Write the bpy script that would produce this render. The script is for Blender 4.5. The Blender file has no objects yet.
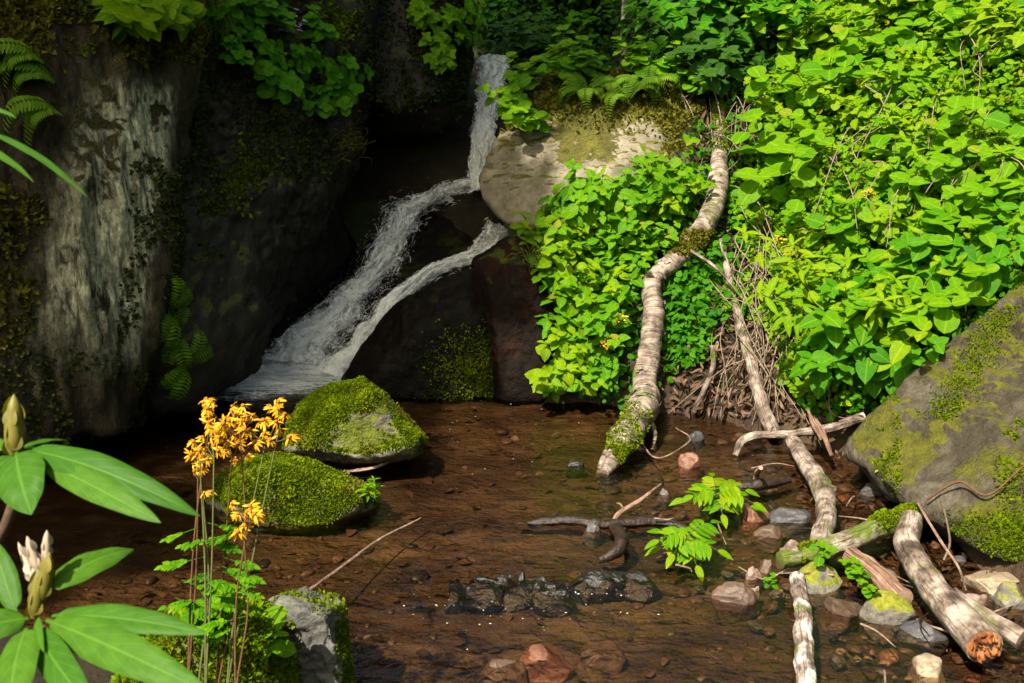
import bpy, bmesh, math, random
import numpy as np
from mathutils import Vector, Matrix
from mathutils.bvhtree import BVHTree

S = bpy.context.scene
COL = S.collection
R = math.radians
rng = np.random.default_rng(7)
random.seed(7)

# ------------------------------------------------------------------ camera, world, sun, exposure
F = 983.0                                  # focal length in pixels of a 1024 px wide picture
CAM = np.array([0.0, 0.0, 1.6]); PITCH = R(15)
cd = bpy.data.cameras.new('camera'); cam = bpy.data.objects.new('camera', cd); COL.objects.link(cam)
cam.location = CAM; cam.rotation_euler = (R(90) - PITCH, 0, 0)
cd.sensor_width = 36; cd.lens = 36 * F / 1024; cd.clip_start = 0.05; cd.clip_end = 400
cd.dof.use_dof = True; cd.dof.focus_distance = 4.6; cd.dof.aperture_fstop = 13.0
S.camera = cam

TO_SUN = np.array([-0.34, -0.44, 0.77]); TO_SUN = TO_SUN / np.linalg.norm(TO_SUN)
W = bpy.data.worlds.new('World'); S.world = W; W.use_nodes = True
wn = W.node_tree.nodes; wl = W.node_tree.links
sky = wn.new('ShaderNodeTexSky'); sky.sky_type = 'NISHITA'; sky.sun_disc = False
sky.sun_elevation = math.asin(TO_SUN[2]); sky.sun_rotation = math.atan2(TO_SUN[0], TO_SUN[1])
sky.air_density = 0.8; sky.dust_density = 4.0; sky.ozone_density = 0.2
tint = wn.new('ShaderNodeMix'); tint.data_type = 'RGBA'; tint.blend_type = 'MULTIPLY'; tint.inputs[0].default_value = 1.0
tint.inputs[7].default_value = (1.0, 0.98, 0.74, 1)       # what the leaves overhead let through
wl.new(sky.outputs[0], tint.inputs[6]); wl.new(tint.outputs[2], wn['Background'].inputs[0]); wn['Background'].inputs[1].default_value = 0.10
sl = bpy.data.lights.new('sun', 'SUN'); sl.energy = 5.0; sl.angle = R(0.5); sl.color = (1.0, 0.93, 0.80)
so = bpy.data.objects.new('sun', sl); COL.objects.link(so)
so.rotation_euler = Vector(-TO_SUN).to_track_quat('-Z', 'Y').to_euler()
S.view_settings.view_transform = 'Standard'; S.view_settings.look = 'None'
S.view_settings.exposure = 1.42; S.view_settings.gamma = 1.0; S.view_settings.use_curve_mapping = False
S.cycles.use_denoising = True
S.cycles.max_bounces = 8; S.cycles.transparent_max_bounces = 12; S.cycles.diffuse_bounces = 3
S.cycles.glossy_bounces = 3; S.cycles.transmission_bounces = 4
S.cycles.caustics_reflective = False; S.cycles.caustics_refractive = False

# ------------------------------------------------------------------ helpers: projection
cp, sp = math.cos(PITCH), math.sin(PITCH)
FWD = np.array([0, cp, -sp]); UPV = np.array([0, sp, cp]); RIGHT = np.array([1.0, 0, 0])

def ray(px, py):
    return FWD + RIGHT * ((px - 512) / F) + UPV * ((341.5 - py) / F)

def P(px, py, d):                          # the point seen at (px, py) at axial depth d metres
    return CAM + ray(px, py) * d

def Wt(px, py, z=0.0):                     # the point seen at (px, py) on the level z
    r = ray(px, py)
    return CAM + r * ((z - CAM[2]) / r[2])

def proj(p):
    p = np.atleast_2d(np.asarray(p, float)) - CAM
    d = p @ FWD
    d = np.where(np.abs(d) < 1e-6, 1e-6, d)
    return np.stack([512 + F * (p @ RIGHT) / d, 341.5 - F * (p @ UPV) / d, d], 1)

# ------------------------------------------------------------------ helpers: noise
def _hash(ix, iy, iz, seed):
    h = (ix.astype(np.uint32) * np.uint32(374761393) + iy.astype(np.uint32) * np.uint32(668265263)
         + iz.astype(np.uint32) * np.uint32(2147483647 & 1274126177) + np.uint32((seed * 1013904223) & 0xffffffff))
    h = (h ^ (h >> np.uint32(13))) * np.uint32(1274126177)
    h = h ^ (h >> np.uint32(16))
    return h.astype(np.float64) / 4294967295.0

def vnoise(p, seed=0):                     # value noise in [-1, 1]
    p = np.asarray(p, float)
    i = np.floor(p).astype(np.int64); f = p - i
    u = f * f * f * (f * (f * 6 - 15) + 10)
    out = 0
    for dx in (0, 1):
        for dy in (0, 1):
            for dz in (0, 1):
                w = (u[:, 0] if dx else 1 - u[:, 0]) * (u[:, 1] if dy else 1 - u[:, 1]) * (u[:, 2] if dz else 1 - u[:, 2])
                out = out + w * _hash(i[:, 0] + dx, i[:, 1] + dy, i[:, 2] + dz, seed)
    return out * 2 - 1

def fbm(p, octs=4, seed=0, gain=0.5):
    a, s, t = 1.0, 0, 0
    p = np.asarray(p, float)
    for k in range(octs):
        s = s + a * vnoise(p * 2 ** k + 17.3 * k, seed + k); t += a; a *= gain
    return s / t

def ridged(p, octs=4, seed=0):
    a, s, t = 1.0, 0, 0
    for k in range(octs):
        s = s + a * (1 - 2 * np.abs(vnoise(np.asarray(p) * 2 ** k + 5.1 * k, seed + k))); t += a; a *= 0.5
    return s / t

def sstep(a, b, x):
    t = np.clip((x - a) / (b - a), 0, 1)
    return t * t * (3 - 2 * t)

# ------------------------------------------------------------------ helpers: objects
def mesh_obj(name, verts, faces, mat, parent=None, uv=None, attrs=None, smooth=True):
    me = bpy.data.meshes.new(name)
    verts = np.asarray(verts, np.float32)
    if isinstance(faces, np.ndarray):
        nf, k = faces.shape
        me.vertices.add(len(verts)); me.vertices.foreach_set('co', verts.ravel())
        me.loops.add(nf * k); me.loops.foreach_set('vertex_index', faces.astype(np.int32).ravel())
        me.polygons.add(nf); me.polygons.foreach_set('loop_start', np.arange(nf, dtype=np.int32) * k)
        me.update(calc_edges=True)
    else:
        me.from_pydata(verts.tolist(), [], [list(map(int, f)) for f in faces]); me.update()
    if uv is not None:
        lay = me.uv_layers.new(name='UVMap')
        li = np.zeros(len(me.loops), np.int32); me.loops.foreach_get('vertex_index', li)
        lay.data.foreach_set('uv', np.asarray(uv, np.float32)[li].ravel())
    for k, v in (attrs or {}).items():
        at = me.attributes.new(k, 'FLOAT', 'POINT'); at.data.foreach_set('value', np.asarray(v, np.float32))
    if smooth:
        me.polygons.foreach_set('use_smooth', np.ones(len(me.polygons), bool))
    for m in (mat if isinstance(mat, (list, tuple)) else [mat]):
        me.materials.append(m)
    o = bpy.data.objects.new(name, me); COL.objects.link(o)
    if parent is not None:
        o.parent = parent
    return o

def tag(o, label=None, cat=None, group=None, kind=None):
    if label: o['label'] = label
    if cat: o['category'] = cat
    if group: o['group'] = group
    if kind: o['kind'] = kind
    return o

def empty(name, loc, label, cat, group=None, rot=None):
    o = bpy.data.objects.new(name, None); COL.objects.link(o)
    o.empty_display_size = 0.05; o.location = [float(v) for v in loc]
    if rot is not None: o.rotation_euler = rot
    return tag(o, label, cat, group)

def dup(o, parent=None):
    c = o.copy(); COL.objects.link(c)
    if parent is not None: c.parent = parent
    for ch in o.children:
        dup(ch, c)
    return c

class MB:                                  # collects pieces into one mesh of triangles / quads
    def __init__(s): s.v = []; s.f = []; s.u = []; s.t = []; s.n = 0
    def add(s, v, f, u=None, t=None):
        v = np.asarray(v, float); f = np.asarray(f, int)
        if f.shape[1] == 3: f = np.concatenate([f, f[:, 2:3]], 1)
        s.v.append(v); s.f.append(f + s.n)
        s.u.append(np.zeros((len(v), 2)) if u is None else np.asarray(u, float))
        s.t.append(np.zeros(len(v)) if t is None else np.broadcast_to(np.asarray(t, float), (len(v),)))
        s.n += len(v)
    def build(s, name, mat, parent=None, smooth=True):
        v = np.concatenate(s.v); f = np.concatenate(s.f); u = np.concatenate(s.u); t = np.concatenate(s.t)
        tri = f[:, 2] == f[:, 3]
        faces = [list(q[:3]) for q in f[tri]] + [list(q) for q in f[~tri]]
        if not tri.any(): faces = f
        elif tri.all(): faces = f[:, :3]
        return mesh_obj(name, v, faces, mat, parent, u, {'tint': t}, smooth)

def spline(pts, n):
    pts = np.asarray(pts, float)
    if len(pts) == 2:
        t = np.linspace(0, 1, n)[:, None]; return pts[0] * (1 - t) + pts[1] * t
    k = np.concatenate([[2 * pts[0] - pts[1]], pts, [2 * pts[-1] - pts[-2]]])
    t = np.linspace(0, len(pts) - 1 - 1e-6, n); i = t.astype(int); f = (t - i)[:, None]
    a, b, c, d = k[i], k[i + 1], k[i + 2], k[i + 3]
    return 0.5 * (2 * b + (c - a) * f + (2 * a - 5 * b + 4 * c - d) * f ** 2 + (3 * b - a - 3 * c + d) * f ** 3)

def tube(mb, path, rad, sides=6, tint=0.0, rough=0.0, seed=0, cap=True, ring=0.0, squash=None):
    path = np.asarray(path, float); n = len(path)
    rad = np.broadcast_to(np.asarray(rad, float), (n,))
    T = np.gradient(path, axis=0); T /= np.linalg.norm(T, axis=1)[:, None] + 1e-9
    ref = np.array([0, 0, 1.0]) if abs(T[0][2]) < 0.9 else np.array([1.0, 0, 0])
    nrm = np.cross(T[0], ref); nrm /= np.linalg.norm(nrm)
    N = []
    for i in range(n):
        nrm = nrm - T[i] * (nrm @ T[i]); nrm /= np.linalg.norm(nrm) + 1e-9; N.append(nrm)
    N = np.array(N); B = np.cross(T, N)
    L = np.concatenate([[0], np.cumsum(np.linalg.norm(np.diff(path, axis=0), axis=1))])
    ang = np.linspace(0, 2 * np.pi, sides + 1)       # seam doubled for the uv
    c, s_ = np.cos(ang), np.sin(ang)
    dirs = N[:, None, :] * c[None, :, None] + B[:, None, :] * s_[None, :, None]
    rr = rad[:, None] * np.ones(sides + 1)[None]
    if rough or ring:
        q = path[:, None, :] + dirs * rad[:, None, None]
        rm = rad.mean()
        d = fbm(q.reshape(-1, 3) / (rm * 1.6), 4, seed).reshape(n, -1) * rough
        if ring:
            q2 = np.stack([np.repeat(L[:, None], sides + 1, 1) * 60, np.repeat(c[None], n, 0) * 0.9, np.repeat(s_[None], n, 0) * 0.9], 2)
            d = d + ring * vnoise(q2.reshape(-1, 3), seed + 9).reshape(n, -1)
        rr = rr * (1 + d)
    v = path[:, None, :] + dirs * rr[:, :, None]
    m = sides + 1
    i, j = np.meshgrid(np.arange(n - 1), np.arange(sides), indexing='ij')
    f = np.stack([i * m + j, i * m + j + 1, (i + 1) * m + j + 1, (i + 1) * m + j], -1).reshape(-1, 4)
    u = np.stack([np.repeat(ang[None], n, 0) / (2 * np.pi), np.repeat(L[:, None], m, 1)], -1).reshape(-1, 2)
    mb.add(v.reshape(-1, 3), f, u, tint)
    if cap:
        for e, rev in ((0, True), (n - 1, False)):
            ringv = v[e][:-1]; cv = np.concatenate([ringv, [ringv.mean(0) + T[e] * (0.15 * rad[e]) * (1 if e else -1)]])
            k = np.arange(sides); f2 = np.stack([k, (k + 1) % sides, np.full(sides, sides)], 1)
            if rev: f2 = f2[:, ::-1]
            mb.add(cv, f2, np.tile([0.5, L[e]], (len(cv), 1)), tint)

# leaf template: columns along the length; three vertices a station
def leaf_template(profile, fold=0.25, droop=0.25, stations=None, wave=0.0):
    st = stations or np.linspace(0, 1, len(profile) + 2)[1:-1]
    v = [[0, 0, 0]]; u = [[0.5, 0]]
    for x, w in zip(st, profile):
        z = -droop * x * x
        for sgn in (-1, 0, 1):
            v.append([x, sgn * w, z + fold * w * abs(sgn) + wave * math.sin(9 * x + sgn * 1.3) * abs(sgn)]); u.append([0.5 + 0.5 * sgn * w / max(profile), x])
    v.append([1, 0, -droop]); u.append([0.5, 1])
    f = []; k = len(profile)
    f += [[0, 2, 1, 1], [0, 3, 2, 2]]
    for i in range(k - 1):
        a = 1 + 3 * i; b = a + 3
        f += [[a, a + 1, b + 1, b], [a + 1, a + 2, b + 2, b + 1]]
    a = 1 + 3 * (k - 1); e = 1 + 3 * k
    f += [[a, a + 1, e, e], [a + 1, a + 2, e, e]]
    return np.array(v, float), np.array(f), np.array(u, float)

LEAF_OVATE = leaf_template([0.17, 0.31, 0.37, 0.33, 0.22, 0.09], 0.16, 0.30, [0.05, 0.17, 0.36, 0.58, 0.78, 0.92])
LEAF_ROUND = leaf_template([0.24, 0.41, 0.46, 0.40, 0.22], 0.14, 0.2, [0.05, 0.22, 0.48, 0.74, 0.92])
LEAF_LANCE = leaf_template([0.09, 0.14, 0.12, 0.06], 0.3, 0.25, [0.12, 0.38, 0.66, 0.88])
LEAF_SMALL = leaf_template([0.28, 0.30, 0.12], 0.2, 0.15, [0.2, 0.55, 0.85])
LEAF_TUFT = leaf_template([0.20, 0.28], 0.2, 0.3, [0.3, 0.65])

def add_leaves(mb, tpl, pos, dirs, nrm, size, tint):
    """pos, dirs (leaf axis), nrm (face normal) arrays (N,3); size (N,)"""
    v, f, u = tpl
    pos = np.asarray(pos, float); X = np.asarray(dirs, float); X = X / (np.linalg.norm(X, axis=1)[:, None] + 1e-9)
    Z = np.asarray(nrm, float); Z = Z - X * np.sum(X * Z, 1)[:, None]; Z = Z / (np.linalg.norm(Z, axis=1)[:, None] + 1e-9)
    Y = np.cross(Z, X)
    s = np.asarray(size, float)[:, None, None]
    vv = pos[:, None, :] + s * (v[None, :, 0:1] * X[:, None] + v[None, :, 1:2] * Y[:, None] + v[None, :, 2:3] * Z[:, None])
    N, k = len(pos), len(v)
    ff = (f[None] + (np.arange(N) * k)[:, None, None]).reshape(-1, 4)
    mb.add(vv.reshape(-1, 3), ff, np.tile(u, (N, 1)), np.repeat(np.asarray(tint, float), k))

def unit(a):
    a = np.asarray(a, float); return a / (np.linalg.norm(a, axis=-1, keepdims=True) + 1e-9)
# ------------------------------------------------------------------ materials
class NT:
    def __init__(s, name):
        s.m = bpy.data.materials.new(name); s.m.use_nodes = True
        s.t = s.m.node_tree; s.t.nodes.clear()
        s.out = s.n('ShaderNodeOutputMaterial')
    def n(s, typ, **kw):
        x = s.t.nodes.new(typ)
        for k, v in kw.items(): setattr(x, k, v)
        return x
    def l(s, a, b): s.t.links.new(a, b)
    def inp(s, node, idx, val):
        if hasattr(val, 'is_linked') or hasattr(val, 'links'): s.l(val, node.inputs[idx])
        else: node.inputs[idx].default_value = val
    def coord(s, kind='Object', scale=(1, 1, 1)):
        tc = s.n('ShaderNodeTexCoord'); mp = s.n('ShaderNodeMapping'); mp.inputs['Scale'].default_value = scale
        s.l(tc.outputs[kind], mp.inputs[0]); return mp.outputs[0]
    def pos(s, scale=(1, 1, 1)):
        g = s.n('ShaderNodeNewGeometry'); mp = s.n('ShaderNodeMapping'); mp.inputs['Scale'].default_value = scale
        s.l(g.outputs['Position'], mp.inputs[0]); return mp.outputs[0]
    def noise(s, vec, scale, detail=5, rough=0.55, dist=0.0):
        x = s.n('ShaderNodeTexNoise'); s.l(vec, x.inputs['Vector'])
        x.inputs['Scale'].default_value = scale; x.inputs['Detail'].default_value = detail
        x.inputs['Roughness'].default_value = rough; x.inputs['Distortion'].default_value = dist
        return x.outputs['Fac']
    def voro(s, vec, scale, feat='F1'):
        x = s.n('ShaderNodeTexVoronoi', feature=feat); s.l(vec, x.inputs['Vector']); x.inputs['Scale'].default_value = scale
        return x
    def ramp(s, fac, stops, interp='LINEAR'):
        x = s.n('ShaderNodeValToRGB'); x.color_ramp.interpolation = interp
        e = x.color_ramp.elements
        while len(e) < len(stops): e.new(0.5)
        for k, (p, c) in enumerate(stops):
            e[k].position = p; e[k].color = (*c, 1) if len(c) == 3 else c
        s.l(fac, x.inputs[0]); return x.outputs[0]
    def mixc(s, fac, a, b, mode='MIX'):
        x = s.n('ShaderNodeMix', data_type='RGBA', blend_type=mode)
        s.inp(x, 0, fac)
        for i, v in ((6, a), (7, b)):
            if isinstance(v, tuple): x.inputs[i].default_value = (*v, 1) if len(v) == 3 else v
            else: s.l(v, x.inputs[i])
        return x.outputs[2]
    def math(s, op, a, b=0.0, c=0.0, clamp=False):
        x = s.n('ShaderNodeMath', operation=op, use_clamp=clamp)
        for i, v in enumerate((a, b, c)): s.inp(x, i, v)
        return x.outputs[0]
    def remap(s, v, a, b, c=0.0, d=1.0):
        x = s.n('ShaderNodeMapRange', clamp=True); s.l(v, x.inputs[0])
        for i, k in zip((1, 2, 3, 4), (a, b, c, d)): x.inputs[i].default_value = k
        return x.outputs[0]
    def attr(s, name):
        x = s.n('ShaderNodeAttribute', attribute_name=name); return x.outputs['Fac']
    def bump(s, h, strength=0.5, dist=0.02, normal=None):
        x = s.n('ShaderNodeBump'); x.inputs['Strength'].default_value = strength; x.inputs['Distance'].default_value = dist
        s.l(h, x.inputs['Height'])
        if normal is not None: s.l(normal, x.inputs['Normal'])
        return x.outputs[0]
    def bsdf(s, col, rough=0.8, spec=0.3, normal=None, **kw):
        b = s.n('ShaderNodeBsdfPrincipled')
        if isinstance(col, tuple): b.inputs['Base Color'].default_value = (*col, 1)
        else: s.l(col, b.inputs['Base Color'])
        s.inp(b, b.inputs.find('Roughness'), rough); b.inputs['Specular IOR Level'].default_value = spec
        if normal is not None: s.l(normal, b.inputs['Normal'])
        for k, v in kw.items(): b.inputs[k].default_value = v
        return b
    def end(s, shader): s.l(shader, s.out.inputs[0]); return s.m

def leaf_mat(name, cols, trans=0.35, rough=0.55, spec=0.08, vein=True, tcol=None, old=None):
    t = NT(name)
    a = t.attr('tint'); oi = t.n('ShaderNodeObjectInfo')
    f = t.math('ADD', t.math('MULTIPLY', a, 0.75), t.math('MULTIPLY', oi.outputs['Random'], 0.25))
    n = len(cols)
    col = t.ramp(f, [(0.1 + 0.7 * i / max(1, n - 1), c) for i, c in enumerate(cols)])
    if old: col = t.mixc(t.remap(a, 0.985, 0.998, 0, 0.8), col, old)
    nz = t.noise(t.pos(), 60, 5, 0.65)
    col = t.mixc(t.remap(nz, 0.35, 0.75, 0.0, 0.5), col, tuple(0.55 * c for c in cols[0]))
    if vein:
        uv = t.n('ShaderNodeUVMap'); sx = t.n('ShaderNodeSeparateXYZ'); t.l(uv.outputs[0], sx.inputs[0])
        d = t.math('ABSOLUTE', t.math('SUBTRACT', sx.outputs[0], 0.5))
        mid = t.remap(d, 0.015, 0.05, 1, 0)
        sv = t.math('SINE', t.math('MULTIPLY', t.math('SUBTRACT', sx.outputs[1], t.math('MULTIPLY', d, 0.5)), 48.0))
        side = t.remap(sv, 0.75, 1.0, 0, 0.35)
        vv = t.math('MAXIMUM', mid, side)
        col = t.mixc(t.math('MULTIPLY', vv, 0.4), col, tuple(min(1, c * 1.6 + 0.015) for c in cols[-1]))
        nrm = t.bump(vv, 0.25, 0.002)
    else: nrm = None
    b = t.bsdf(col, rough, spec, nrm)
    tr = t.n('ShaderNodeBsdfTranslucent')
    tc = t.mixc(1.0, col, tcol or (1.35, 1.6, 0.25), 'MULTIPLY'); t.l(tc, tr.inputs[0])
    mx = t.n('ShaderNodeMixShader'); mx.inputs[0].default_value = trans
    t.l(b.outputs[0], mx.inputs[1]); t.l(tr.outputs[0], mx.inputs[2])
    return t.end(mx.outputs[0])

def plain_mat(name, c1, c2, scale=20, rough=0.8, spec=0.25, bump=0.3, dist=0.004, coord='pos', stretch=(1, 1, 1)):
    t = NT(name); v = t.pos(stretch)
    nz = t.noise(v, scale, 6, 0.6)
    col = t.mixc(t.remap(nz, 0.3, 0.7), c1, c2)
    nb = t.noise(v, scale * 3, 4)
    return t.end(t.bsdf(col, rough, spec, t.bump(nb, bump, dist)).outputs[0])

def rock_mat(name, base, dark, light, moss=0.5, moss_cols=((0.03, 0.045, 0.008), (0.10, 0.13, 0.015)), wet=0.0,
             stretch=(1, 1, 1), scale=3.0, lichen=None, rust=None, up=(0.2, 0.8), bumpd=0.02, spec=0.25):
    t = NT(name); p = t.pos(); ps = t.pos(stretch)
    n1 = t.noise(ps, scale, 8, 0.62, 0.3); n2 = t.noise(ps, scale * 7, 6, 0.65); n3 = t.noise(p, scale * 22, 4, 0.6)
    col = t.ramp(n1, [(0.25, dark), (0.48, base), (0.72, light)])
    col = t.mixc(t.remap(n2, 0.38, 0.62, 0, 0.6), col, dark)
    col = t.mixc(t.remap(n3, 0.55, 0.75, 0, 0.35), col, light)
    vc = t.voro(ps, scale * 1.6, 'DISTANCE_TO_EDGE')
    nw = t.noise(p, scale * 2, 4)
    crack = t.math('MULTIPLY', t.remap(vc.outputs['Distance'], 0.0, 0.02, 1, 0), t.remap(nw, 0.55, 0.72, 0, 0.55))
    col = t.mixc(t.math('MULTIPLY', crack, 0.7), col, tuple(0.3 * c for c in dark))
    if rust:
        col = t.mixc(t.remap(t.noise(p, 3.1, 6, 0.6), 0.48, 0.66, 0, 0.8), col, rust)
    if lichen:                                             # vertex attribute: where the pale crust grows
        la = t.attr('lichen')
        lm = t.math('MULTIPLY', la, t.remap(t.noise(t.pos((7, 7, 1.6)), 2.2, 8, 0.72, 0.6), 0.40, 0.50))
        lc = t.mixc(t.remap(n2, 0.40, 0.60), lichen, tuple(0.40 * c for c in lichen))
        lc = t.mixc(t.remap(t.noise(t.pos((1, 1, 0.6)), 38, 5, 0.7), 0.48, 0.62, 0, 0.7), lc, tuple(0.3 * c for c in lichen))
        lc = t.mixc(t.remap(t.noise(t.pos((9, 9, 1.0)), 6, 6, 0.7), 0.5, 0.68, 0, 0.75), lc, dark)
        col = t.mixc(lm, col, lc)
    g = t.n('ShaderNodeNewGeometry'); sx = t.n('ShaderNodeSeparateXYZ'); t.l(g.outputs['Normal'], sx.inputs[0])
    mm = t.math('ADD', t.remap(sx.outputs[2], up[0], up[1], -0.3, 0.5), t.math('SUBTRACT', t.noise(p, scale * 0.9, 7, 0.65, 0.4), 0.5))
    mm = t.math('ADD', mm, t.math('MULTIPLY', t.attr('moss'), 0.9))
    mm = t.remap(t.math('ADD', mm, moss - 0.5), -0.04, 0.10)
    mc = t.mixc(t.remap(t.noise(p, scale * 5, 6, 0.7), 0.3, 0.7), moss_cols[0], moss_cols[1])
    col = t.mixc(mm, col, mc)
    h = t.math('ADD', t.math('MULTIPLY', n2, 0.6), t.math('ADD', t.math('MULTIPLY', n3, 0.25), t.math('MULTIPLY', mm, t.noise(p, 90, 3))))
    h = t.math('SUBTRACT', h, t.math('MULTIPLY', crack, 0.5))
    rough = t.math('ADD', t.math('MULTIPLY', n2, 0.3), 0.62 - 0.45 * wet)
    rough = t.math('MAXIMUM', rough, t.math('MULTIPLY', mm, 0.9))
    b = t.bsdf(col, rough, 0.22 + spec * wet, t.bump(h, 0.8, bumpd))
    return t.end(b.outputs[0])

def bark_mat(name, c_dark, c_mid, c_light, ringy=1.0, moss=0.0, grain=False, patch=0.0):
    t = NT(name)
    uv = t.n('ShaderNodeUVMap'); mp = t.n('ShaderNodeMapping'); t.l(uv.outputs[0], mp.inputs[0])
    mp.inputs['Scale'].default_value = (26, 5, 1) if grain else ((2.4, 44, 1) if ringy > 0.6 else (9, 16, 1))
    p = t.pos()
    nr = t.noise(mp.outputs[0], 1.0, 5, 0.6, 0.4); n1 = t.noise(p, 14, 6, 0.6); n2 = t.noise(p, 70, 4, 0.6)
    f = t.math('ADD', t.math('MULTIPLY', nr, 0.55 * ringy), t.math('MULTIPLY', n1, 1 - 0.55 * ringy))
    col = t.ramp(f, [(0.38, c_dark), (0.49, c_mid), (0.61, c_light)])
    ml = t.n('ShaderNodeMapping'); t.l(uv.outputs[0], ml.inputs[0]); ml.inputs['Scale'].default_value = (60, 2.5, 1) if grain else ((1.6, 120, 1) if ringy > 0.6 else (22, 9, 1))
    ln = t.noise(ml.outputs[0], 1.0, 4, 0.7, 0.6)
    col = t.mixc(t.remap(ln, 0.56, 0.66, 0, 0.85 * min(1, ringy + 0.1)), col, tuple(0.45 * c for c in c_dark))
    col = t.mixc(t.remap(n2, 0.5, 0.75, 0, 0.4), col, c_dark)
    if patch:
        col = t.mixc(t.remap(t.noise(p, 9, 6, 0.65), 0.54, 0.62, 0, patch), col, (0.03, 0.02, 0.015))
    if moss:
        mc = t.mixc(t.noise(p, 40, 4), (0.03, 0.05, 0.006), (0.12, 0.15, 0.02))
        col = t.mixc(t.remap(t.noise(p, 6, 6, 0.6), 0.62 - 0.25 * moss, 0.70 - 0.25 * moss), col, mc)
    h = t.math('SUBTRACT', t.math('ADD', t.math('MULTIPLY', nr, 0.8), t.math('MULTIPLY', n2, 0.35)), t.math('MULTIPLY', t.remap(ln, 0.54, 0.66), 0.5))
    b = t.bsdf(col, 0.8, 0.2, t.bump(h, 0.9, 0.010))
    return t.end(b.outputs[0])

M = {}
# leaves
M['leaf_bright'] = leaf_mat('bright leaf', [(0.030, 0.130, 0.002), (0.072, 0.212, 0.002), (0.135, 0.265, 0.002)], 0.48, old=(0.26, 0.20, 0.02))
M['leaf_lime'] = leaf_mat('lime leaf', [(0.066, 0.195, 0.002), (0.125, 0.260, 0.002), (0.205, 0.295, 0.003)], 0.50, old=(0.34, 0.24, 0.02))
M['leaf_deep'] = leaf_mat('deep green leaf', [(0.016, 0.092, 0.002), (0.036, 0.15, 0.002), (0.068, 0.205, 0.003)], 0.42)
M['leaf_shade'] = leaf_mat('shade-darkened leaf', [(0.010, 0.042, 0.004), (0.018, 0.065, 0.005), (0.035, 0.095, 0.006)], 0.36)  # darker copy of the leaf greens; background shade put into its colour
M['leaf_rhodo'] = leaf_mat('rhododendron leaf', [(0.026, 0.088, 0.006), (0.038, 0.108, 0.007), (0.052, 0.128, 0.008)], 0.25, 0.5, 0.12, True)
M['fern'] = leaf_mat('fern', [(0.05, 0.14, 0.006), (0.09, 0.19, 0.008), (0.14, 0.22, 0.012)], 0.35, vein=False)
M['grass'] = leaf_mat('grass blade', [(0.04, 0.08, 0.008), (0.09, 0.13, 0.015), (0.16, 0.16, 0.03)], 0.3, vein=False)
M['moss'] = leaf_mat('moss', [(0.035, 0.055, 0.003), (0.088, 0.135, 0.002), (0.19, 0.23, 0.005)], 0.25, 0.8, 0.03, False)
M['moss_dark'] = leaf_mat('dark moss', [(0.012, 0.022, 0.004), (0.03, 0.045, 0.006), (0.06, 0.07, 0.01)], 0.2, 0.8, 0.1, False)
M['moss_brown'] = leaf_mat('brown moss', [(0.045, 0.038, 0.005), (0.095, 0.088, 0.008), (0.14, 0.14, 0.012)], 0.2, 0.8, 0.1, False)
M['petal'] = leaf_mat('golden petal', [(0.50, 0.20, 0.004), (0.66, 0.32, 0.006), (0.72, 0.42, 0.010)], 0.25, 0.6, 0.2, False, (1.1, 1.0, 0.8))
M['petal_violet'] = leaf_mat('violet petal', [(0.25, 0.18, 0.42), (0.36, 0.28, 0.55)], 0.25, 0.6, 0.2, False, (1.0, 1.0, 1.0))
M['flower_eye'] = plain_mat('flower eye', (0.22, 0.07, 0.008), (0.35, 0.14, 0.01), 300)
M['bud_white'] = leaf_mat('pale bud scale', [(0.36, 0.26, 0.19), (0.45, 0.38, 0.29)], 0.2, 0.6, 0.2, False, (1, 1, 0.9))
M['bud_green'] = leaf_mat('bud scale', [(0.12, 0.11, 0.015), (0.19, 0.16, 0.03)], 0.2, 0.5, 0.3, False)
M['stem'] = plain_mat('stem', (0.05, 0.07, 0.015), (0.09, 0.09, 0.03), 60)
M['stem_red'] = plain_mat('reddish stem', (0.06, 0.025, 0.012), (0.10, 0.05, 0.02), 60)
M['stem_brown'] = plain_mat('woody stem', (0.05, 0.03, 0.018), (0.10, 0.06, 0.035), 60)
M['dry'] = plain_mat('dry stalk', (0.07, 0.048, 0.032), (0.24, 0.18, 0.125), 40, 0.8, 0.2, 0.4, 0.002)
M['dead_leaf'] = leaf_mat('dead leaf', [(0.05, 0.028, 0.016), (0.11, 0.062, 0.038), (0.20, 0.125, 0.08)], 0.15, 0.7, 0.2, False, (1.2, 1, 0.8))
M['sunk_leaf'] = leaf_mat('sunken leaf', [(0.020, 0.011, 0.006), (0.045, 0.025, 0.013), (0.085, 0.046, 0.024)], 0.0, 0.5, 0.3, False)
M['gravel'] = leaf_mat('gravel', [(0.014, 0.009, 0.006), (0.045, 0.028, 0.016), (0.075, 0.040, 0.022), (0.10, 0.075, 0.05)], 0.0, 0.5, 0.3, False)
M['leaf_yellow'] = leaf_mat('yellowing leaf', [(0.14, 0.20, 0.004), (0.22, 0.25, 0.006), (0.30, 0.26, 0.010)], 0.45)
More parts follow.
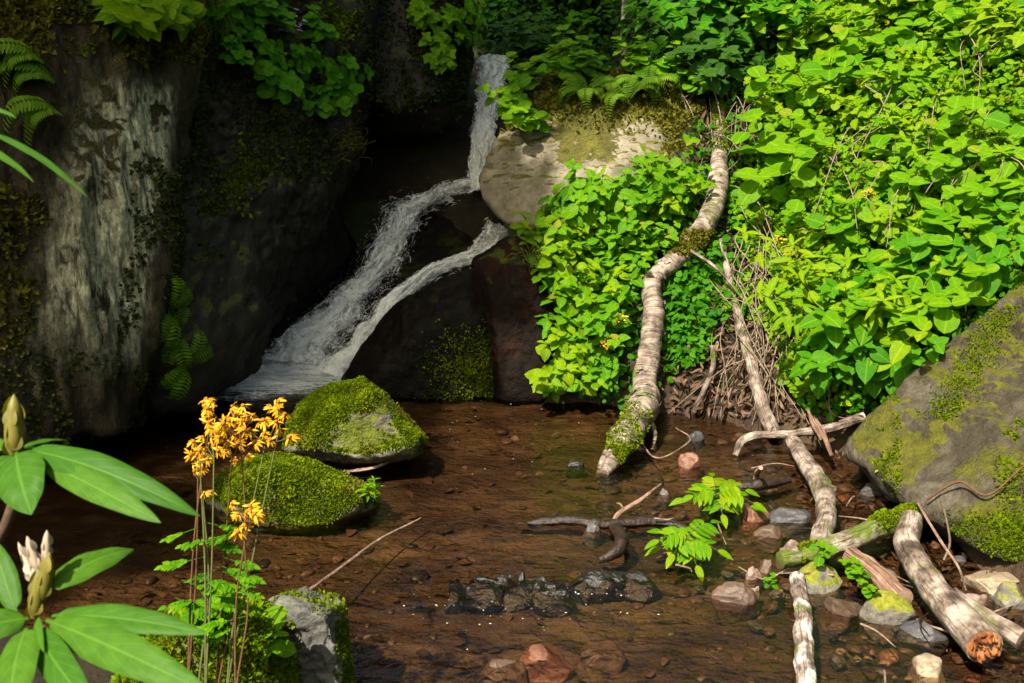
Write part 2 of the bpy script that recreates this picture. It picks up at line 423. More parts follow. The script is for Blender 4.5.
# bark and wood
M['birch'] = bark_mat('peeling birch bark', (0.05, 0.036, 0.026), (0.17, 0.13, 0.10), (0.33, 0.27, 0.22), 0.65, 0.1, patch=0.6)
M['birch_pale'] = bark_mat('pale birch bark', (0.05, 0.035, 0.025), (0.16, 0.12, 0.095), (0.31, 0.255, 0.21), 0.35, 0.25, patch=0.8)
M['bark_moss'] = bark_mat('mossy bark', (0.035, 0.028, 0.016), (0.13, 0.105, 0.07), (0.34, 0.30, 0.23), 0.5, 0.7)
M['bark_lichen'] = bark_mat('lichened bark', (0.05, 0.035, 0.03), (0.20, 0.15, 0.12), (0.62, 0.57, 0.52), 0.45, 0.1, patch=0.7)
M['bare_wood'] = bark_mat('bare wood', (0.07, 0.035, 0.022), (0.19, 0.11, 0.075), (0.32, 0.21, 0.15), 1.0, 0.0, True)
M['twig'] = bark_mat('twig bark', (0.09, 0.05, 0.035), (0.24, 0.15, 0.11), (0.36, 0.26, 0.20), 0.5)
M['wet_wood'] = plain_mat('wet black wood', (0.006, 0.004, 0.003), (0.028, 0.017, 0.011), 30, 0.42, 0.25, 0.6, 0.01)
M['broken_wood'] = bark_mat('broken wood', (0.08, 0.025, 0.01), (0.26, 0.085, 0.025), (0.42, 0.22, 0.09), 0.8, 0.0, True)
M['trunk'] = bark_mat('trunk bark', (0.03, 0.022, 0.016), (0.10, 0.08, 0.06), (0.24, 0.21, 0.17), 0.7, 0.15)
# rocks
MO = ((0.02, 0.03, 0.005), (0.075, 0.10, 0.012))
M['rock_face'] = rock_mat('lichened rock face', (0.036, 0.027, 0.013), (0.009, 0.007, 0.0035), (0.075, 0.062, 0.036), 0.50, ((0.016, 0.018, 0.006), (0.075, 0.065, 0.015)), 0.0, (3, 3, 0.7), 1.6, (0.60, 0.60, 0.40), None, (0.0, 0.9), 0.05)
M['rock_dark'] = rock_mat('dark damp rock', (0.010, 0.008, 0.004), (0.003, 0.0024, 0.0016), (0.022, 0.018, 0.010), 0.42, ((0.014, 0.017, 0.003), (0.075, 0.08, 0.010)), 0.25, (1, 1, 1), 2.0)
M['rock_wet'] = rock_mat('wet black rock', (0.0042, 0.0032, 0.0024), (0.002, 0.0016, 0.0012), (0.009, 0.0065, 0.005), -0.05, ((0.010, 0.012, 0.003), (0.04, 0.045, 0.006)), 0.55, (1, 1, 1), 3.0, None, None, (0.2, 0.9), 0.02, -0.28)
M['riffle'] = rock_mat('soaked riffle stone', (0.009, 0.007, 0.006), (0.003, 0.0025, 0.002), (0.02, 0.016, 0.013), -0.4, MO, 1.0, (1, 1, 1), 6.0, None, None, (0.2, 0.9), 0.02, 0.5)
M['rock_rust'] = rock_mat('wet rusty rock', (0.008, 0.005, 0.0035), (0.003, 0.0022, 0.0016), (0.015, 0.010, 0.007), 0.0, MO, 0.2, (1, 1, 1), 4.0, None, (0.03, 0.008, 0.004), (0.2, 0.8), 0.03, -0.8)
M['rock_grey'] = rock_mat('grey boulder', (0.17, 0.145, 0.10), (0.065, 0.053, 0.034), (0.26, 0.225, 0.165), 0.25, ((0.03, 0.03, 0.006), (0.11, 0.10, 0.015)), 0.0, (1, 1, 1), 2.2, None, None, (0.25, 0.9))
M['rock_slab'] = rock_mat('mossy slab', (0.038, 0.030, 0.017), (0.011, 0.008, 0.004), (0.10, 0.085, 0.060), 0.20, ((0.03, 0.032, 0.004), (0.105, 0.10, 0.006)), 0.1, (1, 1, 1), 4.2, None, None, (0.3, 0.95), 0.035)
M['rock_moss'] = rock_mat('mossed stone', (0.15, 0.13, 0.09), (0.05, 0.045, 0.03), (0.28, 0.25, 0.20), 0.45, ((0.03, 0.04, 0.004), (0.11, 0.13, 0.01)), 0.1, (1, 1, 1), 5.0, None, None, (0.1, 0.7))
M['rock_front'] = rock_mat('front stone', (0.10, 0.096, 0.085), (0.03, 0.028, 0.024), (0.20, 0.195, 0.175), 0.22, ((0.04, 0.05, 0.006), (0.13, 0.14, 0.02)), 0.1, (1, 1, 2.2), 5.0, None, None, (0.5, 1.1))
for nm, b in (('brown', (0.075, 0.045, 0.028)), ('red', (0.14, 0.06, 0.036)), ('pink', (0.17, 0.11, 0.085)), ('grey', (0.085, 0.075, 0.068)), ('tan', (0.21, 0.16, 0.105)), ('slate', (0.045, 0.042, 0.044))):
    M['st_' + nm] = rock_mat(nm + ' stone', b, tuple(0.45 * c for c in b), tuple(min(1, 1.5 * c) for c in b), -0.35, MO, 0.6, (1, 1, 1), 9.0, None, None, (0.3, 0.9), 0.006)
M['st_moss'] = rock_mat('mossy stone', (0.15, 0.135, 0.11), (0.05, 0.043, 0.032), (0.27, 0.255, 0.22), 0.34, ((0.05, 0.06, 0.006), (0.20, 0.20, 0.015)), 0.2, (1, 1, 1), 8.0, None, None, (0.2, 0.9), 0.008)

def ground_mat():
    t = NT('ground'); p = t.pos(); ps = t.pos((0.6, 1.3, 1))
    n1 = t.noise(p, 3, 7, 0.65); n2 = t.noise(p, 25, 6, 0.7)
    soil = t.ramp(n1, [(0.3, (0.006, 0.005, 0.003)), (0.5, (0.016, 0.011, 0.006)), (0.7, (0.035, 0.022, 0.013))])
    soil = t.mixc(t.remap(n2, 0.45, 0.65, 0, 0.5), soil, (0.012, 0.012, 0.005))
    soil = t.mixc(t.remap(t.noise(p, 2.2, 6, 0.6), 0.52, 0.62, 0, 0.75), soil, (0.03, 0.042, 0.008))
    b1 = t.noise(ps, 2.2, 7, 0.62, 0.5); b2 = t.noise(ps, 11, 6, 0.68); b3 = t.noise(p, 60, 4, 0.6)
    col = t.ramp(b1, [(0.34, (0.018, 0.010, 0.006)), (0.49, (0.058, 0.035, 0.018)), (0.66, (0.112, 0.076, 0.039))])
    col = t.mixc(t.remap(b2, 0.42, 0.62, 0, 0.75), col, (0.022, 0.012, 0.008))
    v = t.voro(p, 26); vm = t.remap(v.outputs['Distance'], 0.05, 0.35, 1, 0)
    hsv = t.n('ShaderNodeSeparateColor'); t.l(v.outputs['Color'], hsv.inputs[0])
    st = t.ramp(hsv.outputs[0], [(0.2, (0.02, 0.012, 0.008)), (0.55, (0.075, 0.042, 0.025)), (0.9, (0.16, 0.09, 0.05))])
    col = t.mixc(t.math('MULTIPLY', vm, t.remap(b1, 0.42, 0.6, 0, 0.7)), col, st)
    big = t.voro(t.pos((1, 1.2, 1)), 8); bc = t.n('ShaderNodeSeparateColor'); t.l(big.outputs['Color'], bc.inputs[0])
    col = t.mixc(t.math('MULTIPLY', t.remap(big.outputs['Distance'], 0.25, 0.5, 1, 0), t.remap(bc.outputs[1], 0.45, 0.6, 0, 0.55)), col, t.ramp(bc.outputs[0], [(0.1, (0.02, 0.011, 0.007)), (0.6, (0.085, 0.05, 0.026)), (0.95, (0.13, 0.095, 0.055))]))
    w = t.attr('wet')
    col = t.mixc(w, soil, col)
    h = t.math('ADD', n2, t.math('MULTIPLY', b3, 0.6))
    return t.end(t.bsdf(col, t.math('SUBTRACT', 0.9, t.math('MULTIPLY', w, 0.35)), 0.2, t.bump(h, 0.8, 0.025)).outputs[0])
M['ground'] = ground_mat()

def water_mat():
    t = NT('stream water'); p = t.pos((1, 1.7, 1))
    h = t.math('ADD', t.math('MULTIPLY', t.noise(p, 7, 3, 0.5, 0.6), 1.0), t.math('MULTIPLY', t.noise(p, 24, 3, 0.55, 0.4), 0.45))
    nrm = t.bump(h, 0.38, 0.03)
    fr = t.n('ShaderNodeFresnel'); fr.inputs[0].default_value = 1.52; t.l(nrm, fr.inputs[1])
    tr = t.n('ShaderNodeBsdfTransparent'); tr.inputs[0].default_value = (0.80, 0.66, 0.50, 1)
    gl = t.n('ShaderNodeBsdfGlossy'); gl.inputs['Roughness'].default_value = 0.04; t.l(nrm, gl.inputs['Normal'])
    mx = t.n('ShaderNodeMixShader'); t.l(fr.outputs[0], mx.inputs[0]); t.l(tr.outputs[0], mx.inputs[1]); t.l(gl.outputs[0], mx.inputs[2])
    return t.end(mx.outputs[0])
M['water'] = water_mat()

def fall_mat(name, dens=0.5, su=26.0, sv=5.5, bright=0.95):
    t = NT(name)
    uv = t.n('ShaderNodeUVMap'); mp = t.n('ShaderNodeMapping'); t.l(uv.outputs[0], mp.inputs[0]); mp.inputs['Scale'].default_value = (su, sv, 1)
    mp2 = t.n('ShaderNodeMapping'); t.l(uv.outputs[0], mp2.inputs[0]); mp2.inputs['Scale'].default_value = (su * 2.4, sv * 3.5, 1)
    n1 = t.noise(mp.outputs[0], 1.0, 6, 0.65, 0.8); n2 = t.noise(mp2.outputs[0], 1.0, 5, 0.7, 0.5); n3 = t.noise(t.pos(), 55, 4, 0.7)
    f = t.math('ADD', t.math('MULTIPLY', n1, 0.45), t.math('ADD', t.math('MULTIPLY', n2, 0.3), t.math('MULTIPLY', n3, 0.25)))
    e = t.attr('tint')
    a = t.remap(t.math('ADD', f, t.math('MULTIPLY', t.math('SUBTRACT', e, 1.0), 0.22)), 0.60 - 0.24 * dens, 0.70 - 0.20 * dens, 0.0, 0.96)
    c = t.mixc(t.remap(f, 0.42, 0.58), (0.46 * bright, 0.50 * bright, 0.48 * bright), (bright, bright, bright))
    b = t.bsdf(c, 0.35, 0.4, t.bump(f, 0.9, 0.03))
    tl = t.n('ShaderNodeBsdfTranslucent'); t.l(c, tl.inputs[0])
    m0 = t.n('ShaderNodeMixShader'); m0.inputs[0].default_value = 0.3; t.l(b.outputs[0], m0.inputs[1]); t.l(tl.outputs[0], m0.inputs[2])
    tr = t.n('ShaderNodeBsdfTransparent')
    mx = t.n('ShaderNodeMixShader'); t.l(a, mx.inputs[0]); t.l(tr.outputs[0], mx.inputs[1]); t.l(m0.outputs[0], mx.inputs[2])
    return t.end(mx.outputs[0])
M['fall'] = fall_mat('falling water', 0.90)
M['fall_thin'] = fall_mat('thin falling water', 0.55)
M['foam'] = fall_mat('foam', 0.9, 5.0, 26.0)
M['drop'] = NT('droplet'); M['drop'] = M['drop'].end(M['drop'].bsdf((0.62, 0.64, 0.62), 0.2, 0.4).outputs[0])
# ------------------------------------------------------------------ the ground and the water
_poly_px = [(196, 388), (205, 364), (250, 350), (330, 362), (360, 382), (420, 392), (500, 393), (535, 401), (600, 407), (700, 415), (790, 443), (850, 456), (905, 500), (970, 560), (1070, 640), (1160, 720)]
POOL = np.array([Wt(*q)[:2] for q in _poly_px] + [(2.2, 1.7), (-0.15, 1.9), (-0.62, 2.28), (-1.0, 2.5), (-2.2, 2.7), (-2.6, 3.6), (-2.4, 4.8)])

def sdist(x, y):                           # distance to the pool's edge, negative inside
    p = np.stack([x, y], -1).reshape(-1, 2)
    dm = np.full(len(p), 1e9); inside = np.zeros(len(p), bool); n = len(POOL)
    for i in range(n):
        a, b = POOL[i], POOL[(i + 1) % n]; e = b - a; w = p - a
        t = np.clip((w @ e) / (e @ e), 0, 1); d = np.linalg.norm(w - t[:, None] * e, axis=1); dm = np.minimum(dm, d)
        c = ((a[1] <= p[:, 1]) & (b[1] > p[:, 1])) | ((b[1] <= p[:, 1]) & (a[1] > p[:, 1]))
        xs = a[0] + (p[:, 1] - a[1]) / (e[1] if abs(e[1]) > 1e-9 else 1e-9) * e[0]
        inside ^= c & (p[:, 0] < xs)
    n_ = vnoise(np.concatenate([p * 5, np.zeros((len(p), 1))], 1), 91) + 0.5 * vnoise(np.concatenate([p * 14, np.zeros((len(p), 1))], 1), 92)
    return (np.where(inside, -dm, dm) + 0.035 * n_).reshape(x.shape)

def ground_z(x, y):
    x = np.asarray(x, float); y = np.asarray(y, float)
    d = sdist(x, y); dp = np.maximum(d, 0)
    q = np.stack([x.ravel(), y.ravel(), np.zeros(x.size)], 1)
    n = fbm(q * 1.3, 4, 3).reshape(x.shape); n2 = fbm(q * 5, 3, 8).reshape(x.shape)
    bed = -0.022 - 0.040 * sstep(0, 0.6, -d) + 0.012 * n2 + 0.012 * n
    right_out = sstep(0.5, 2.0, x) * sstep(3.2, 2.0, y)         # the stony outflow at the lower right stays shallow
    bed = bed * (1 - 0.35 * right_out)
    back = 0.13 * (1 - np.exp(-dp / 0.07)) + 0.82 * np.minimum(dp, 2.6) + 0.42 * np.clip(dp - 2.6, 0, 14)
    shelf = 0.13 * (1 - np.exp(-dp / 0.07)) + 0.95 * np.minimum(dp, 1.35) + 0.10 * np.clip(dp - 1.35, 0, 2.6) + 0.75 * np.clip(dp - 3.95, 0, 14)
    wsh = sstep(1.35, 0.75, x) * sstep(-1.6, -0.6, x)
    h = back * (1 - wsh) + shelf * wsh
    near = sstep(2.9, 2.2, y) * sstep(1.8, 1.0, x)              # the low bank under the camera
    h = h * (1 - near) + near * (0.10 * (1 - np.exp(-dp / 0.1)) + 0.10 * np.minimum(dp, 6))
    h = h - 0.85 * np.exp(-((x + 0.6) / 0.8) ** 2 - ((y - 6.0) / 0.95) ** 2) * sstep(0, 0.35, dp)
    h = h + (0.10 * n + 0.03 * n2) * sstep(0.1, 0.8, dp)
    return np.where(d < 0, bed, np.maximum(h, -0.03) - 0.03 * np.exp(-dp / 0.05))

def axis(lo, hi, fine_lo, fine_hi, step, far):
    a = np.arange(fine_lo, fine_hi, step); out = [a]
    g, v = step, fine_hi
    r_ = []
    while v < hi: r_.append(v); g *= far; v += g
    r_.append(hi)
    l_ = []; g, v = step, fine_lo
    while v > lo: g *= far; v -= g; l_.append(max(v, lo))
    return np.concatenate([l_[::-1], a, r_])
gx = axis(-60, 60, -3.2, 3.6, 0.03, 1.25); gy = axis(-40, 80, 0.8, 8.2, 0.03, 1.25)
GX, GY = np.meshgrid(gx, gy, indexing='ij'); GZ = ground_z(GX, GY)
ni, nj = GX.shape
ii, jj = np.meshgrid(np.arange(ni - 1), np.arange(nj - 1), indexing='ij')
gf = np.stack([ii * nj + jj, (ii + 1) * nj + jj, (ii + 1) * nj + jj + 1, ii * nj + jj + 1], -1).reshape(-1, 4)
gv = np.stack([GX, GY, GZ], -1).reshape(-1, 3)
inb = sdist(GX, GY).reshape(-1)[gf].max(1) < 0.06
wetness = sstep(0.10, 0.0, sdist(GX, GY).reshape(-1) + 0.03 * fbm(gv * 9, 3, 55))
ground = mesh_obj('ground', gv, gf[~inb], M['ground'], None, None, {'wet': wetness}); tag(ground, kind='structure')
bed = mesh_obj('stream_bed', gv, gf[inb], M['ground'], None, None, {'wet': wetness}); tag(bed, kind='structure')

_bvh = BVHTree.FromPolygons([tuple(v) for v in gv], [tuple(f) for f in gf])
def T(px, py, lift=0.0):                   # where the line of sight at (px, py) meets the ground, lifted
    r = Vector(ray(px, py)).normalized()
    loc, nrm, _, _ = _bvh.ray_cast(Vector(CAM), r)
    if loc is None: return Wt(px, py), np.array([0, 0, 1.0])
    return np.array(loc) + np.array([0, 0, lift]), np.array(nrm)

def depth_of(p): return float((np.asarray(p) - CAM) @ FWD)

# water: a sheet with real ripples, stopped inside the banks
wx = np.arange(-3.0, 2.6, 0.02); wy = np.arange(1.6, 5.6, 0.02)
WX, WY = np.meshgrid(wx, wy, indexing='ij')
q = np.stack([WX.ravel() * 3, WY.ravel() * 5, np.zeros(WX.size)], 1)
WZ = (0.0022 * fbm(q, 3, 31)).reshape(WX.shape)
near_fall = np.exp(-((WX + 1.1) / 0.5) ** 2 - ((WY - 5.0) / 0.45) ** 2)
WZ += near_fall * 0.010 * fbm(q * 3.2, 3, 32).reshape(WX.shape)
rif = sstep(-0.6, -0.1, WX) * sstep(3.6, 2.9, WY)
WZ += rif * 0.0035 * ridged(q * 2.6, 3, 36).reshape(WX.shape)
for (px, py, sx, sy, h) in ((500, 590, .22, .06, .045), (612, 586, .15, .05, .038), (500, 606, .26, .05, .02), (430, 606, .12, .05, .012), (540, 612, .2, .05, .012), (470, 600, .3, .06, .008), (560, 640, .4, .1, .006), (700, 560, .25, .08, .006)):
    c = Wt(px, py)
    e = np.exp(-((WX - c[0]) / sx) ** 2 - ((WY - c[1]) / sy) ** 2)
    WZ += e * h * (0.35 + 0.65 * fbm(np.stack([WX.ravel() * 26, WY.ravel() * 18, np.zeros(WX.size)], 1), 3, 40).reshape(WX.shape))
a_, b_ = WX.shape
ii, jj = np.meshgrid(np.arange(a_ - 1), np.arange(b_ - 1), indexing='ij')
wf = np.stack([ii * b_ + jj, (ii + 1) * b_ + jj, (ii + 1) * b_ + jj + 1, ii * b_ + jj + 1], -1).reshape(-1, 4)
wd = sdist(WX, WY).reshape(-1)[wf].min(1) < 0.05
water = mesh_obj('water', np.stack([WX, WY, WZ], -1).reshape(-1, 3), wf[wd], M['water']); tag(water, kind='structure')

# ------------------------------------------------------------------ rocks
def hull_rock(name, pts, mat, label, cat='boulder', sub=6, smooth=6, amp=0.05, freq=2.2, seed=1, ridge=0.5, stretch=(1, 1, 1),
              moss_at=None, lichen_at=None, group=None, fine=0.012):
    pts = np.asarray(pts, float); ctr = pts.mean(0); size = np.ptp(pts, axis=0).max()
    bm = bmesh.new()
    for p in pts: bm.verts.new(p - ctr)
    bmesh.ops.convex_hull(bm, input=list(bm.verts))
    tree = BVHTree.FromBMesh(bm); bm.free()
    bi = bmesh.new(); bmesh.ops.create_icosphere(bi, subdivisions=sub, radius=1.0)
    bi.verts.ensure_lookup_table()
    dirs = np.array([v.co[:] for v in bi.verts]); dirs = unit(dirs)
    faces = np.array([[v.index for v in f.verts] for f in bi.faces]); bi.free()
    ext = np.ptp(pts, axis=0) / size                          # spread the rays so long sides get their share of vertices
    dirs2 = unit(dirs * (0.35 + 0.65 * ext))
    v = np.zeros_like(dirs2)
    for i, d in enumerate(dirs2):
        far = Vector(d * size * 3)
        loc = tree.ray_cast(far, Vector(-d))[0]
        v[i] = loc if loc is not None else d * size * 0.3
    e = np.concatenate([faces[:, [0, 1]], faces[:, [1, 2]], faces[:, [2, 0]]])
    deg = np.bincount(e.ravel(), minlength=len(v)).astype(float)[:, None]
    def lap(x):
        a = np.zeros_like(x)
        for k in range(3):
            a[:, k] = np.bincount(e[:, 0], x[e[:, 1], k], len(x)) + np.bincount(e[:, 1], x[e[:, 0], k], len(x))
        return a / deg
    for _ in range(smooth): v = 0.4 * v + 0.6 * lap(v)
    fn = np.cross(v[faces[:, 1]] - v[faces[:, 0]], v[faces[:, 2]] - v[faces[:, 0]])
    def vn():
        fn = np.cross(v[faces[:, 1]] - v[faces[:, 0]], v[faces[:, 2]] - v[faces[:, 0]]); n = np.zeros_like(v)
        for k in range(3):
            for c in range(3): n[:, k] += np.bincount(faces[:, c], fn[:, k], len(v))
        return unit(n)
    N = vn(); w = (v + ctr) * np.array(stretch)
    h = (1 - ridge) * fbm(w * freq, 5, seed) + ridge * ridged(w * freq * 0.8 + 3.3, 5, seed + 20)
    step = np.floor(fbm(w * freq * 1.3, 3, seed + 50) * 4) / 4                     # broken, faceted steps
    v = v + N * (amp * (h + 0.35 * step))[:, None]
    v = v + vn() * (fine * fbm(w * freq * 9, 4, seed + 70))[:, None]
    V = v + ctr
    attrs = {'moss': np.zeros(len(V)), 'lichen': np.zeros(len(V))}
    pj = proj(V)
    if moss_at is not None: attrs['moss'] = moss_at(V, pj)
    if lichen_at is not None: attrs['lichen'] = lichen_at(V, pj)
    o = mesh_obj(name, v, faces, mat, None, None, attrs); o.location = ctr
    tag(o, label, cat, group)
    o_data[o.name] = (V, faces)
    return o
o_data = {}

def outline(px, D, front=0.25, back=0.4, fs=0.62, bs=0.8, shift=(0, 0)):
    px = np.asarray(px, float); c = px.mean(0)
    out = [P(x, y, D) for x, y in px]
    out += [P(*(c + np.array(shift) + (q_ - c) * fs), D - front) for q_ in px]
    out += [P(*(c + (q_ - c) * bs), D + back) for q_ in px]
    return np.array(out)

def tufts(o, name, mat, n, size=(0.008, 0.016), thr=0.15, seed=0, mask=None, tpl=None, upness=0.6, spread=0.9, nscale=5.0, cut=-0.05):
    """moss: many small blades standing on the upward sides of a rock, one mesh, a part of it"""
    V, fc = o_data[o.name]
    r_ = np.random.default_rng(seed)
    a, b, c = V[fc[:, 0]], V[fc[:, 1]], V[fc[:, 2]]
    cr = np.cross(b - a, c - a); ar = np.linalg.norm(cr, axis=1) / 2; N = unit(cr)
    w = ar * (N[:, 2] > thr)
    ctrs = (a + b + c) / 3
    nz = fbm(ctrs * nscale, 4, seed + 5)
    w = w * (nz + upness * (N[:, 2] - 0.5) > cut)
    w = w * (N @ unit(CAM - ctrs.mean(0)) > -0.45)
    pc_ = proj(ctrs); w = w * (pc_[:, 0] > -140) * (pc_[:, 0] < 1160) * (pc_[:, 1] > -90) * (pc_[:, 1] < 800)
    if mask is not None: w = w * mask(ctrs, pc_)
    if w.sum() <= 0: return None
    k = r_.choice(len(fc), n, p=w / w.sum())
    s, t = r_.random(n), r_.random(n); fl = s + t > 1; s[fl], t[fl] = 1 - s[fl], 1 - t[fl]
    pos = a[k] + s[:, None] * (b[k] - a[k]) + t[:, None] * (c[k] - a[k])
    d = N[k] + spread * r_.normal(size=(n, 3)) * 0.6 + np.array([0, 0, 0.25])
    nn = r_.normal(size=(n, 3)) + N[k]
    clump = fbm(pos * 18, 3, seed + 2)
    mb = MB()
    sz = r_.uniform(size[0], size[1], n) * (1 + 0.6 * clump)
    add_leaves(mb, tpl or LEAF_TUFT, pos - N[k] * 0.002, d, nn, sz, np.clip(0.45 + 0.5 * clump + r_.normal(size=n) * 0.15, 0, 1))
    m = mb.build(name, mat, o); m.location = -np.array(o.location)
    return m

# the tall pale-streaked rock on the left
def face_lichen(V, pj):
    x, y = pj[:, 0], pj[:, 1]
    t = np.clip((y - 85) / 300, 0, 1)
    l, r_ = 98 - 72 * t, 178 - 40 * t
    return sstep(-28, 8, x - l) * sstep(-6, 10, r_ - x) * sstep(70, 110, y) * sstep(400, 270, y) * (0.55 + 0.5 * sstep(40, 90, x - 45 * (1 - t)))
rf = hull_rock('rock_face', [P(-260, 520, 3.5), P(-120, 470, 3.75), P(0, 446, 4.0), P(70, 446, 4.15), P(118, 430, 4.3), P(135, 400, 4.36),
    P(166, 270, 4.42), P(180, 90, 4.5), P(186, -150, 4.6), P(100, 200, 4.12), P(60, 330, 4.05), P(40, 60, 4.1), P(20, -150, 4.05), P(-250, -150, 3.5), P(-150, 200, 3.6),
    P(-300, -150, 6.0), P(200, -150, 6.0), P(150, 420, 6.0), P(-300, 520, 6.0), P(100, -150, 4.3)], M['rock_face'],
    'tall shaded rock face with pale lichen streaks on the left', 'rock', 7, 5, 0.13, 2.0, 4, 0.6, (2.0, 2.0, 0.55), None, face_lichen, None, 0.02)
tufts(rf, 'moss', M['moss_brown'], 26000, (0.016, 0.040), -0.6, 3, lambda c, p: ((p[:, 0] < 84 - 0.16 * p[:, 1]) & (p[:, 1] < 400)) * sstep(-0.15, 0.3, fbm(c * 3, 3, 9)) + ((p[:, 1] < 62)) * 0.8, None, 0.2, 1.2, 3.0, -0.3)
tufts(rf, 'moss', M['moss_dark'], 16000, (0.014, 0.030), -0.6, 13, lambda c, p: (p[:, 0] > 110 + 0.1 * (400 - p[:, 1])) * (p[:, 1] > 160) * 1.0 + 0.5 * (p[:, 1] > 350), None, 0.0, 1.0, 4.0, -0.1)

# the dark wall behind it, reaching to the cave
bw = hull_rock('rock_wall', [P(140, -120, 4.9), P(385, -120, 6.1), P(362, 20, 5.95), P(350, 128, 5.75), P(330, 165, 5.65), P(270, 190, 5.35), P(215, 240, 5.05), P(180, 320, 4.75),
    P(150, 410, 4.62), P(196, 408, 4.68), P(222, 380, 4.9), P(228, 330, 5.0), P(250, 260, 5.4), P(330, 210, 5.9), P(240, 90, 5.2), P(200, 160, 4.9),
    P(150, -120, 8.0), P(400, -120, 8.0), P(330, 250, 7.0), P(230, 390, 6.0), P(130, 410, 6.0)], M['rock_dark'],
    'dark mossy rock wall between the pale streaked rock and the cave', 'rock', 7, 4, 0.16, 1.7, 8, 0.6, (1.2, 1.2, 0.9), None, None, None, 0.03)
tufts(rf, 'moss', M['moss'], 14000, (0.014, 0.032), -0.6, 14, lambda c, p: ((p[:, 1] < 90 + 0.35 * p[:, 0] * (p[:, 0] < 90)) & (p[:, 0] < 110)) * sstep(0.05, 0.35, fbm(c * 4, 3, 19)) + 0.8 * ((p[:, 1] < 60) & (p[:, 0] > 150)) + 0.25 * (p[:, 1] > 250) * (p[:, 0] < 70) * sstep(0.1, 0.4, fbm(c * 4, 3, 29)), None, 0.0, 1.2, 3.0, -0.3)
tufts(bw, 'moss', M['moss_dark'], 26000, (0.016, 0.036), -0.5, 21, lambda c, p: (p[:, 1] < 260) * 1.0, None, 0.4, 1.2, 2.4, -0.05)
tufts(bw, 'moss', M['moss'], 9000, (0.014, 0.03), -0.5, 22, lambda c, p: np.exp(-((p[:, 0] - 292 + (p[:, 1] - 90) * 0.62) / 20) ** 2) * (p[:, 1] < 215) + 0.5 * np.exp(-((p[:, 0] - 330 + (p[:, 1] - 60) * 0.3) / 14) ** 2) * (p[:, 1] < 140), None, 0.0, 1.2, 3.2, 0.0)

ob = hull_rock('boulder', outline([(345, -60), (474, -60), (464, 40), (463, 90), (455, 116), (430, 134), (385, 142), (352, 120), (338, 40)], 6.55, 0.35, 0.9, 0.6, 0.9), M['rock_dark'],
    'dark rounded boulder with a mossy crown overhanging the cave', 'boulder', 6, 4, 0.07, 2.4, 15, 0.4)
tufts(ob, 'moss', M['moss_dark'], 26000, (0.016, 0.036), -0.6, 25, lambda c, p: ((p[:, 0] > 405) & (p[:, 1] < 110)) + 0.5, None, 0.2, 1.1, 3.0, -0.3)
tufts(ob, 'moss', M['moss'], 5000, (0.014, 0.030), -0.2, 26, lambda c, p: ((p[:, 0] > 430) & (p[:, 1] < 80)) * 1.0, None, 0.4, 1.1, 3.0, 0.0)

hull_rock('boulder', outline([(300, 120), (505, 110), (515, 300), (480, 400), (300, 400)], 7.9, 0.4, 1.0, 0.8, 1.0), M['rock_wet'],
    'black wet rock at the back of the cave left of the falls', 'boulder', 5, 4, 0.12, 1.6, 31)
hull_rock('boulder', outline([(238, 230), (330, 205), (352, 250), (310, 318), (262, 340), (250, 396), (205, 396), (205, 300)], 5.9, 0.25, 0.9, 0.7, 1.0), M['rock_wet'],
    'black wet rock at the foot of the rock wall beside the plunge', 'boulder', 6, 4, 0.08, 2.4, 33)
# ledge that carries the chute
cr_ = hull_rock('boulder', [P(262, 378, 5.78), P(350, 392, 5.62), P(272, 356, 5.86), P(312, 326, 6.02), P(352, 290, 6.2), P(378, 250, 6.4), P(386, 222, 6.55), P(432, 196, 6.72), P(482, 190, 6.85), P(530, 212, 6.8),
    P(520, 262, 6.3), P(470, 275, 6.1), P(410, 300, 5.95), P(370, 345, 5.75), P(345, 380, 5.65),
    P(262, 400, 6.4), P(530, 400, 6.9), P(400, 210, 7.5), P(530, 212, 7.6), P(330, 390, 7.0)], M['rock_wet'],
    'black wet ledge under the white chute of the waterfall', 'boulder', 6, 3, 0.05, 3.0, 35, 0.4)
db = hull_rock('boulder', outline([(338, 388), (362, 345), (398, 304), (436, 280), (474, 266), (498, 285), (508, 330), (506, 394), (420, 402), (350, 400)], 5.28, 0.20, 0.5, 0.72, 0.95, (4, 20)), M['rock_wet'],
    'smooth dark boulder between the chute and the pool, mossy at its lower right', 'boulder', 6, 6, 0.035, 2.6, 41, 0.3, (1, 1, 1),
    lambda V, pj: sstep(400, 470, pj[:, 0]) * sstep(310, 365, pj[:, 1]) * 0.55)
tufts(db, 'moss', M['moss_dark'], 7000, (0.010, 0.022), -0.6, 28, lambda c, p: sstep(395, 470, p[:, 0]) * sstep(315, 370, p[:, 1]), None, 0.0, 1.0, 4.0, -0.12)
tufts(db, 'moss', M['moss'], 9000, (0.008, 0.018), -0.7, 29, lambda c, p: sstep(415, 480, p[:, 0]) * sstep(315, 370, p[:, 1]), None, 0.0, 1.0, 4.0, -0.15)
hull_rock('boulder', outline([(474, 262), (512, 236), (548, 250), (566, 300), (572, 345), (572, 412), (500, 410), (488, 380), (500, 330)], 5.16, 0.14, 0.6, 0.7, 1.0, (0, 10)), M['rock_rust'],
    'wet rusty black rock between the dark boulder and the leafy bank', 'boulder', 6, 3, 0.045, 3.4, 43, 0.7)
